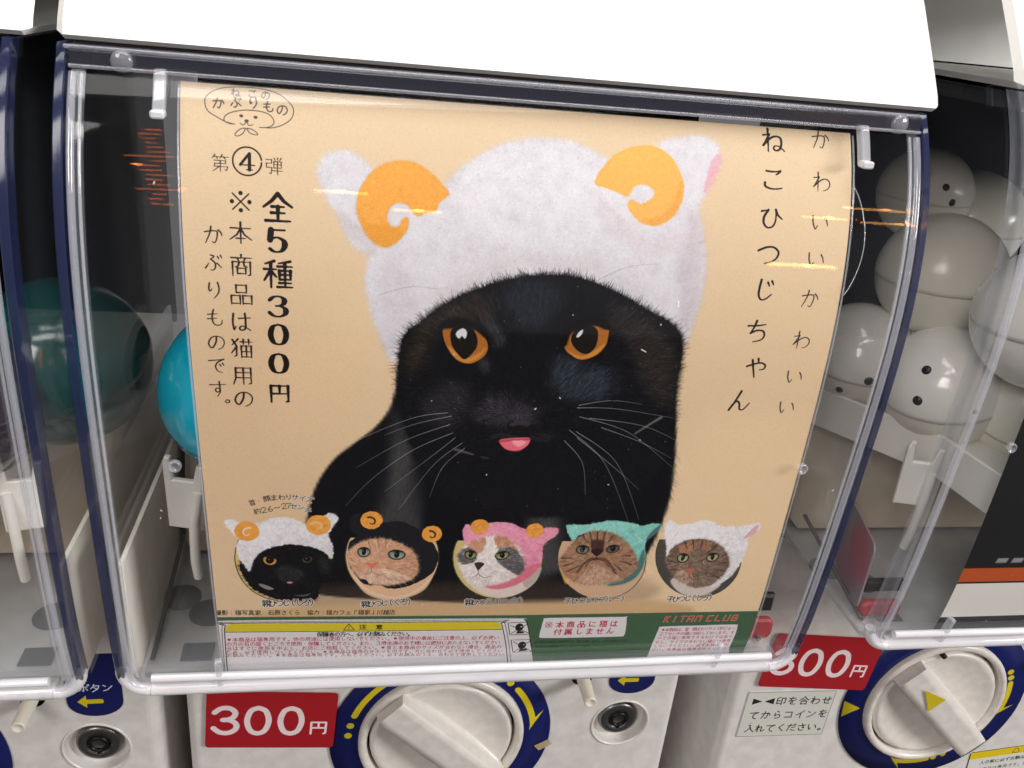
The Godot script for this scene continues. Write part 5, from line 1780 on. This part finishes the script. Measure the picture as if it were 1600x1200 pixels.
func make_glyphs() -> void:
	strokes("""
か 8,36 40,30 64,30 70,38 66,66 56,88 44,82/40,8 34,40 12,90/74,24 86,36 92,52
わ 30,6 30,94/8,32 36,28/36,28 8,74/8,74 40,46 66,36 86,46 90,66 78,84 58,92
い 12,22 14,52 24,78 30,82 38,66/74,28 84,44 90,66
ね 28,6 28,94/8,32 34,28/34,28 8,72/8,72 36,44 60,34 78,40 82,60 76,82 60,90 50,82 56,72 74,74 94,90
こ 20,22 50,24 78,20/78,20 68,30 60,34/16,66 18,80 40,88 66,88 86,84
ひ 8,30 36,24/36,24 20,50 20,74 36,90 58,84 68,58 66,22/66,22 76,42 94,56
つ 6,40 40,26 70,26 90,44 82,68 60,82 36,88
じ 34,10 30,40 30,70 42,88 62,84 82,66/62,20 70,34/78,14 86,28
ち 10,28 50,26 84,20/44,6 36,34 24,58/24,58 50,46 76,48 84,66 74,84 40,94
ゃ 10,46 44,34 70,30 88,40 84,56 66,60/30,18 38,50 50,94/54,12 58,30
ん 48,6 30,50 8,94/8,94 28,58 42,54 50,68 54,88 70,90 92,60
の 52,20 48,50 30,80 16,72 12,52 26,26 52,16 78,24 90,48 80,76 58,90
ぶ 36,10 52,14 48,22 36,30/36,30 56,48 58,70 46,86 34,84/10,76 26,52/66,50 88,72/70,16 76,28/84,10 90,22
り 28,14 24,44 30,56 38,44/68,10 74,40 68,68 48,92
も 44,8 36,44 40,80 60,92 80,84 84,64/14,34 62,30/12,58 58,54
で 10,24 50,20 88,14/88,14 54,34 44,60 56,84 76,90/66,44 72,56/80,38 86,50
す 8,26 92,22/58,6 60,40 58,62 44,68 36,54 46,44 58,50 60,68 44,94
。 20,74 32,74 38,84 30,94 18,94 12,84 20,74
は 18,12 14,50 18,88 26,72/40,34 92,30/68,10 70,60 66,84 50,90 42,80 54,70 70,76 90,90
ま 16,24 84,22/20,46 80,44/50,6 52,60 48,86 32,92 20,82 30,72 50,74 84,90
く 70,8 28,46/28,46 72,92
し 34,8 32,60 40,84 60,86 84,64
ろ 22,16 74,14/74,14 14,62/14,62 50,44 80,52 82,74 64,90 40,92
さ 12,34 50,32 84,24/48,8 60,38 74,60/74,60 56,56/26,62 24,78 40,90 70,88
ら 44,6 64,18/30,30 26,62/26,62 54,48 78,56 76,78 56,90 32,90
を 14,22 74,18/44,6 34,34 14,58/14,58 36,44 50,52 50,72/86,36 50,54 34,72 42,88 80,90
せ 6,44 94,38/70,12 70,50 64,64 54,60/30,16 30,70 40,88 80,88
て 8,22 50,20 90,16/90,16 52,36 40,62 52,86 76,92
れ 28,6 28,94/8,32 34,28/34,28 8,74/8,74 40,40 58,32 64,44 60,74 68,88 94,70
だ 8,30 58,26/38,8 24,56 10,92/54,50 86,46/50,72 60,86 88,86/70,16 76,26/84,10 90,22
に 18,12 14,50 18,88 26,72/46,30 86,28/44,70 54,84 90,82
お 10,30 62,26/36,8 38,60 34,86 18,90 12,76 34,54 64,46 86,58 82,80 58,90/72,20 88,34
み 20,18 56,16/56,16 34,64 18,84 10,72 24,60 56,66 90,84/78,40 74,70 56,94
へ 6,58 36,30/36,30 94,76
べ 6,58 36,30/36,30 94,76/66,18 72,30/80,12 86,24
な 8,28 52,24/34,8 10,60/66,20 88,36/68,42 68,80 54,90 42,80 56,70 90,88
た 8,28 58,24/36,8 12,90/54,48 86,46/52,70 60,84 90,84
が 6,38 40,32 58,34 58,56 48,84 38,80/34,12 10,90/66,34 78,56/74,10 82,24/86,6 94,18
き 16,24 74,16/18,44 80,36/42,6 72,64/72,64 54,58/26,66 34,86 72,88
と 30,8 42,44/78,28 34,52 22,74 40,90 84,88
う 34,8 62,16/20,38 58,30 78,44 72,70 40,94
え 40,6 60,14/18,34 70,32/70,32 10,92/40,60 50,64 56,86 92,90
あ 12,24 80,20/38,8 34,60 44,86/64,36 46,74 22,88 12,72 30,52 64,44 86,58 80,80 58,92
け 18,12 14,50 18,88 26,70/42,34 92,32/68,8 70,50 52,92
る 22,14 72,12/72,12 12,66/12,66 50,46 80,54 82,76 60,92 44,86 48,74 70,80
ぐ 66,8 26,46/26,46 68,92/70,28 78,40/82,20 90,32
ご 20,28 64,26/64,26 56,36/16,70 20,84 42,90 84,86/72,12 78,24/86,6 92,18
ず 6,28 80,24/54,8 56,40 54,62 42,68 34,54 44,44 54,50 56,68 42,94/80,4 86,16/92,0 98,12
め 22,18 28,50 42,80/70,10 50,62 26,86 12,70 28,44 62,32 86,50 80,78 56,92
ょ 52,20 54,60 52,84 34,92 22,82 34,70 54,74 80,90/54,44 80,42
3 18,24 36,10 60,9 76,22 72,38 56,47 42,48/42,48 62,49 80,62 78,80 58,92 34,90 16,76
0 50,7 29,17 19,50 29,83 50,93 71,83 81,50 71,17 50,7
5 24,10 78,10/26,10 22,48/22,46 48,38 72,50 76,70 62,90 38,93 20,82
2 20,30 26,12 50,6 74,16 76,36 54,58 18,92/18,92 82,92
6 72,12 46,24 26,50 24,72 40,92 62,90 76,74 68,56 48,52 28,64
7 18,10 82,10/82,10 56,48 46,92
( 70,4 50,28 46,50 50,72 70,96
) 30,4 50,28 54,50 50,72 30,96
〜 6,56 26,42 50,50 74,58 94,44
・ 48,48 52,52
グ 36,8 26,36 8,56/34,26 74,26/74,26 64,60 22,94/78,6 84,18/90,2 96,14
""", true)
	strokes("""
4 60,8 14,68/14,68 90,68/62,8 62,92/46,92 78,92
サ 6,32 94,32/30,8 30,60/70,8 70,50 60,74 40,94
イ 84,8 50,40 10,58/54,38 54,94
ズ 16,18 70,18/70,18 44,60 10,90/50,58 86,90/78,4 86,16/90,0 98,12
セ 6,44 90,30/90,30 68,58/36,8 36,74 46,88 88,86
ン 12,20 34,34/14,88 50,74 90,30
チ 76,8 50,18 18,22/4,46 96,46/52,20 50,60 26,94
ピ 22,8 22,78 34,88 84,86/24,48 56,42 78,32/80,8 88,10 90,20 82,22 78,14 82,8
ク 40,6 28,36 8,56/36,24 82,24/82,24 70,60 24,94
ブ 10,22 74,22/74,22 64,62 26,92/80,4 86,16/92,0 98,12
ル 30,14 28,50 6,90/58,10 58,88/58,88 78,76 96,48
ー 6,50 94,50
カ 10,32 84,32/84,32 80,70 70,90 58,84/44,8 38,50 10,92
フ 12,20 84,20/84,20 72,62 26,92
ェ 22,44 78,44/50,44 50,84/12,84 88,84
コ 14,22 80,22/80,22 80,84/12,82 82,82
ボ 8,34 80,34/46,10 46,84 36,80/26,52 10,78/66,52 80,74/80,8 86,20/92,4 98,16
タ 40,6 28,36 8,56/36,24 82,24/82,24 70,60 22,94/36,42 66,66
「 50,90 50,16/50,16 84,16
」 50,10 50,84/50,84 16,84
: 48,30 52,30/48,70 52,70
、 16,72 36,90
※ 14,14 86,86/86,14 14,86
● 48,50 52,50
K 18,6 18,94/84,6 30,48/30,48 86,94/18,48 40,48
I 50,6 50,94
T 6,10 94,10/50,10 50,94
A 12,94 12,10 88,10 88,94/12,58 88,58
N 12,94 12,10 88,10 88,94/62,10 62,30
C 90,12 12,12 12,90 90,90
L 14,6 14,90 90,90
U 12,6 12,90 88,90 88,6
B 12,10 76,10 76,48 12,48 12,90 88,90 88,48 70,48/12,10 12,90
第 22,4 6,26/18,16 46,16/28,16 36,28/60,4 48,24/56,16 94,16/68,16 78,28/18,36 78,36/78,36 78,52/20,52 78,52/20,52 18,68/18,68 88,68/88,68 84,88/84,88 72,84/50,36 50,96/46,68 10,94
弾 8,14 38,14/38,14 38,34/10,34 38,34/10,34 10,56/10,56 40,56/40,56 36,90/36,90 24,86/52,6 58,18/70,4 72,16/90,4 80,20/50,24 90,24/50,24 50,58/90,24 90,58/50,40 90,40/50,58 90,58/44,74 98,74/70,24 70,96
全 50,4 30,28 4,48/50,4 70,28 96,46/30,46 70,46/28,66 72,66/10,92 90,92/50,46 50,92
種 40,6 10,16/6,34 46,34/28,14 28,96/28,36 6,72/30,42 46,60/92,6 54,14/50,24 98,24/56,38 92,38/56,38 56,68/92,38 92,68/56,52 92,52/56,68 92,68/54,80 94,80/48,94 98,94/74,12 74,94
円 12,10 12,94/12,10 88,10/88,10 88,88/88,88 78,92/12,50 88,50/50,10 50,50
本 6,30 94,30/50,4 50,96/50,30 34,58 4,80/50,30 66,58 96,80/30,74 70,74
商 50,2 50,16/6,16 94,16/34,18 40,32/66,18 60,32/12,34 12,96/12,34 88,34/88,34 88,90/88,90 78,94/40,38 36,52 24,58/60,38 62,52 76,56/32,62 32,88/32,62 68,62/68,62 68,88/32,86 68,86
品 28,8 28,44/28,8 72,8/72,8 72,44/28,42 72,42/6,56 6,96/6,56 44,56/44,56 44,96/6,92 44,92/56,56 56,96/56,56 94,56/94,56 94,96/56,92 94,92
猫 36,4 8,34/10,8 28,40 26,86 16,90/26,44 4,74/44,18 98,18/58,6 58,30/82,6 82,30/48,38 48,96/48,38 92,38/92,38 92,96/48,66 92,66/48,92 92,92/70,38 70,92
用 18,10 18,60 6,94/18,10 86,10/86,10 86,88/86,88 74,92/18,34 86,34/18,60 86,60/52,10 52,94
首 30,4 38,16/70,4 62,16/6,20 94,20/48,20 42,36/24,36 24,96/24,36 78,36/78,36 78,96/24,56 78,56/24,74 78,74/24,92 78,92
顔 26,2 28,12/6,14 50,14/16,16 20,26/40,16 34,28/10,30 50,30/10,30 8,60 2,92/44,38 20,50/46,54 18,68/48,72 14,92/54,10 98,10/74,10 70,24/60,24 60,76/60,24 92,24/92,24 92,76/60,42 92,42/60,58 92,58/60,76 92,76/68,80 54,96/84,80 98,96
約 28,4 10,28/10,28 30,30/40,18 8,54/8,54 44,50/26,54 26,96/12,66 6,88/38,64 46,82/62,4 48,40/56,22 94,22/94,22 90,80/90,80 78,90/62,46 74,62
親 26,2 26,12/6,14 48,14/14,18 18,30/40,18 34,30/4,34 50,34/4,54 50,54/27,34 27,96/26,56 6,82/30,58 48,74/58,8 58,64/58,8 92,8/92,8 92,64/58,26 92,26/58,44 92,44/58,64 92,64/66,66 62,82 48,96/80,64 80,88 98,90/98,90 98,78
子 18,12 80,12/80,12 52,36/52,36 52,86 38,92/6,48 96,48
撮 4,24 36,24/20,4 20,88 10,92/4,60 36,48/48,6 48,40/48,6 90,6/90,6 90,40/48,22 90,22/48,38 90,38/40,48 98,48/46,48 46,86/64,48 64,94/46,62 64,62/46,76 64,76/38,88 66,84/70,58 94,58/94,58 66,96/70,62 98,96
影 14,6 14,34/14,6 52,6/52,6 52,34/14,20 52,20/14,34 52,34/33,34 33,44/4,46 62,46/16,56 16,74/16,56 50,56/50,56 50,74/16,74 50,74/33,74 33,96/18,80 6,92/48,80 58,90/90,6 66,24/94,34 66,54/98,64 62,94
写 8,8 8,26/8,10 92,10/92,10 86,28/36,20 32,56/30,34 74,34/30,52 80,52/80,52 74,94 60,90/8,72 70,72
真 50,2 50,22/12,12 88,12/24,24 24,74/24,24 76,24/76,24 76,74/24,40 76,40/24,56 76,56/24,72 76,72/6,80 94,80/34,84 14,98/66,84 88,98
家 50,2 50,14/8,14 8,30/8,16 92,16/92,16 86,30/20,34 80,34/50,34 12,60/40,48 54,70 50,94 38,94/48,60 12,80/52,72 12,96/84,44 60,60/58,52 96,90
石 8,14 92,14/44,14 4,76/30,50 30,94/30,50 84,50/84,50 84,94/30,90 84,90
原 12,8 94,8/14,8 12,60 2,96/54,8 48,22/30,24 30,58/30,24 82,24/82,24 82,58/30,40 82,40/30,56 82,56/56,58 56,90 46,94/34,68 20,90/76,66 92,86
協 4,34 36,34/20,4 20,96/44,18 92,18/92,18 86,44/66,2 62,30 42,48/38,64 62,64/62,64 56,94/48,50 34,96/70,64 96,64/96,64 90,94/80,50 66,96
力 10,30 88,30/88,30 82,84/82,84 66,90/46,4 42,50 8,94
川 18,10 16,60 6,92/50,14 50,86/86,6 86,96
越 8,18 44,18/26,2 26,40/4,40 48,40/26,42 26,84/26,62 46,62/14,54 4,92/8,84 40,92 98,94/54,24 98,24/56,24 56,78/56,78 70,66/72,4 78,50 96,78/96,78 96,64/92,36 68,84/84,6 92,16
店 50,2 50,12/10,14 96,14/14,14 12,60 2,96/54,22 54,54/54,36 88,36/32,56 32,96/32,56 84,56/84,56 84,96/32,90 84,90
注 10,8 24,20/4,36 18,46/22,60 8,94/56,2 66,16/34,24 96,24/40,54 92,54/30,92 98,92/66,24 66,92
意 50,0 50,10/12,12 88,12/32,14 38,26/68,14 62,26/4,28 96,28/24,36 24,66/24,36 76,36/76,36 76,66/24,50 76,50/24,66 76,66/12,76 4,94/30,74 36,94 70,94 74,84/50,72 58,84/82,74 94,90
保 30,4 6,48/20,30 20,96/42,8 42,38/42,8 88,8/88,8 88,38/42,36 88,36/32,54 98,54/65,38 65,96/64,54 34,86/66,54 98,84
護 6,12 30,12/10,4 26,4/4,24 34,24/10,36 30,36/8,48 30,48/10,60 10,92/10,60 32,60/32,60 32,88/10,88 32,88/38,12 98,12/54,4 54,20/80,4 80,20/54,22 42,44/48,34 48,64/48,34 94,34/70,26 70,64/48,44 90,44/48,54 90,54/48,64 96,64/46,72 88,72/88,72 40,96/52,76 96,96
者 14,22 74,22/46,4 46,42/4,42 96,42/86,8 10,72/34,56 34,96/34,56 80,56/80,56 80,96/34,74 80,74/34,92 80,92
方 50,2 50,18/6,20 94,20/42,20 36,60 8,94/40,46 82,46/82,46 76,88 60,92
必 30,10 48,22/14,42 6,72/26,32 30,80 56,92 80,84 80,66/90,12 56,60 10,94/72,40 92,62
読 6,12 34,12/10,4 30,4/4,24 38,24/10,36 34,36/8,48 34,48/10,60 10,92/10,60 34,60/34,60 34,88/10,88 34,88/46,18 96,18/70,4 70,34/52,34 90,34/46,46 46,60/46,46 98,46/98,46 92,60/58,58 54,80 40,96/78,56 78,88 98,90/98,90 98,76
付 32,4 6,50/20,34 20,96/38,30 98,30/80,6 80,84 64,92/50,48 62,64
属 12,8 86,8/86,8 86,24/12,24 86,24/12,8 12,60 2,96/84,28 30,34/28,44 28,58/28,44 84,44/84,44 84,58/28,58 84,58/22,68 22,96/22,68 92,68/92,68 88,94 80,92/56,30 56,86/34,86 78,84
印 40,6 12,16/12,14 12,82/12,46 44,46/12,78 46,78/58,14 58,96/58,16 92,16/92,16 92,74 78,74
合 50,4 30,28 4,48/50,4 70,28 96,46/32,44 68,44/24,60 24,96/24,60 78,60/78,60 78,96/24,90 78,90
入 36,10 52,12/52,12 48,50 8,92/52,30 66,66 94,92
専 14,14 86,14/50,2 50,50/22,26 22,50/22,26 78,26/78,26 78,50/22,38 78,38/22,50 78,50/6,64 94,64/70,52 70,92 56,92/26,74 38,86
他 28,4 6,48/18,32 18,96/36,46 92,28/92,28 88,60 78,58/64,8 64,66/46,22 46,86 60,92 94,88
途 10,8 20,20/4,40 20,40/20,40 20,76/6,90 20,76 50,90 98,92/64,4 36,34/64,4 96,32/50,36 80,36/40,50 92,50/66,36 66,82/50,58 44,74/80,58 88,72
使 28,4 6,48/18,32 18,96/34,18 98,18/42,30 42,54/42,30 90,30/90,30 90,54/42,54 90,54/66,6 62,70 36,96/44,66 96,96
中 14,24 14,64/14,24 86,24/86,24 86,64/14,62 86,62/50,4 50,96
事 6,14 94,14/50,2 50,96/26,24 26,40/26,24 76,24/76,24 76,40/26,40 76,40/14,52 84,52/84,52 84,80/4,66 96,66/14,80 84,80
故 4,26 48,26/26,4 26,50/8,52 8,92/8,52 44,52/44,52 44,92/8,88 44,88/66,4 50,44/58,28 96,28/86,28 46,96/58,44 96,94
上 50,6 50,90/50,42 84,42/6,90 94,90
目 22,8 22,94/22,8 78,8/78,8 78,94/22,36 78,36/22,62 78,62/22,90 78,90
届 12,8 86,8/86,8 86,28/12,28 86,28/12,8 10,60 2,96/32,44 32,96/32,44 84,44/84,44 84,96/58,32 58,92/32,68 84,68/32,92 84,92
歳 50,2 50,20/24,8 24,20/50,12 84,12/6,22 94,22/14,34 96,34/16,34 4,94/26,48 54,48/40,48 40,84/66,22 76,70 96,90/88,44 60,94/80,22 90,30
未 16,24 84,24/6,48 94,48/50,4 50,96/50,48 10,88/50,48 92,88
満 10,8 22,20/4,36 18,46/20,60 8,94/32,18 98,18/52,6 52,34/78,6 78,34/52,34 78,34/36,46 36,96/36,46 94,46/94,46 94,92/65,34 65,80/50,56 50,78/80,56 80,78/50,78 80,78
様 4,28 44,28/24,4 24,96/24,32 4,68/26,40 42,58/58,4 64,14/86,4 78,14/48,18 96,18/52,32 92,32/46,46 98,46/72,18 72,94/50,60 60,70/64,64 44,92/92,56 78,70/74,60 98,92
絶 28,4 10,28/10,28 30,30/40,18 8,54/8,54 44,50/26,54 26,96/12,66 6,88/38,64 46,82/62,4 48,26/60,14 86,14/86,14 76,28/54,30 54,88 98,88/54,30 92,30/92,30 92,56/54,56 92,56/72,30 72,56
対 26,4 26,20/4,22 50,22/42,24 6,92/10,36 50,84/54,36 98,36/82,6 82,88 66,92/60,52 70,68
止 50,6 50,90/50,42 86,42/22,40 22,90/4,90 96,90
相 4,28 44,28/24,4 24,96/24,32 4,68/26,40 42,58/54,10 54,94/54,10 94,10/94,10 94,94/54,36 94,36/54,62 94,62/54,90 94,90
談 6,12 34,12/10,4 30,4/4,24 38,24/10,36 34,36/8,48 34,48/10,60 10,92/10,60 34,60/34,60 34,88/10,88 34,88/70,4 66,28 46,46/52,16 58,28/88,14 78,28/70,28 96,46/70,52 66,76 44,96/52,62 58,74/90,60 80,74/70,76 98,96
場 4,34 36,34/20,6 20,80/4,82 38,70/50,6 50,40/50,6 88,6/88,6 88,40/50,22 88,22/50,38 88,38/40,50 98,50/56,50 38,76/50,64 92,64/92,64 86,94 76,92/66,66 46,92/80,66 60,94
応 50,2 50,14/10,16 94,16/14,16 12,60 2,96/30,50 24,78/40,40 42,82 60,92 80,86 82,72/56,34 68,48/82,48 94,70
前 30,4 38,16/70,4 62,16/6,22 94,22/16,34 16,96/16,34 46,34/46,34 46,90 38,86/16,52 46,52/16,68 46,68/64,36 64,76/86,32 86,90 74,90
例 26,4 6,48/18,30 18,96/34,14 66,14/50,14 34,62/42,36 62,36/62,36 34,94/44,50 54,60/74,20 74,70/92,4 92,88 80,92
""", false)
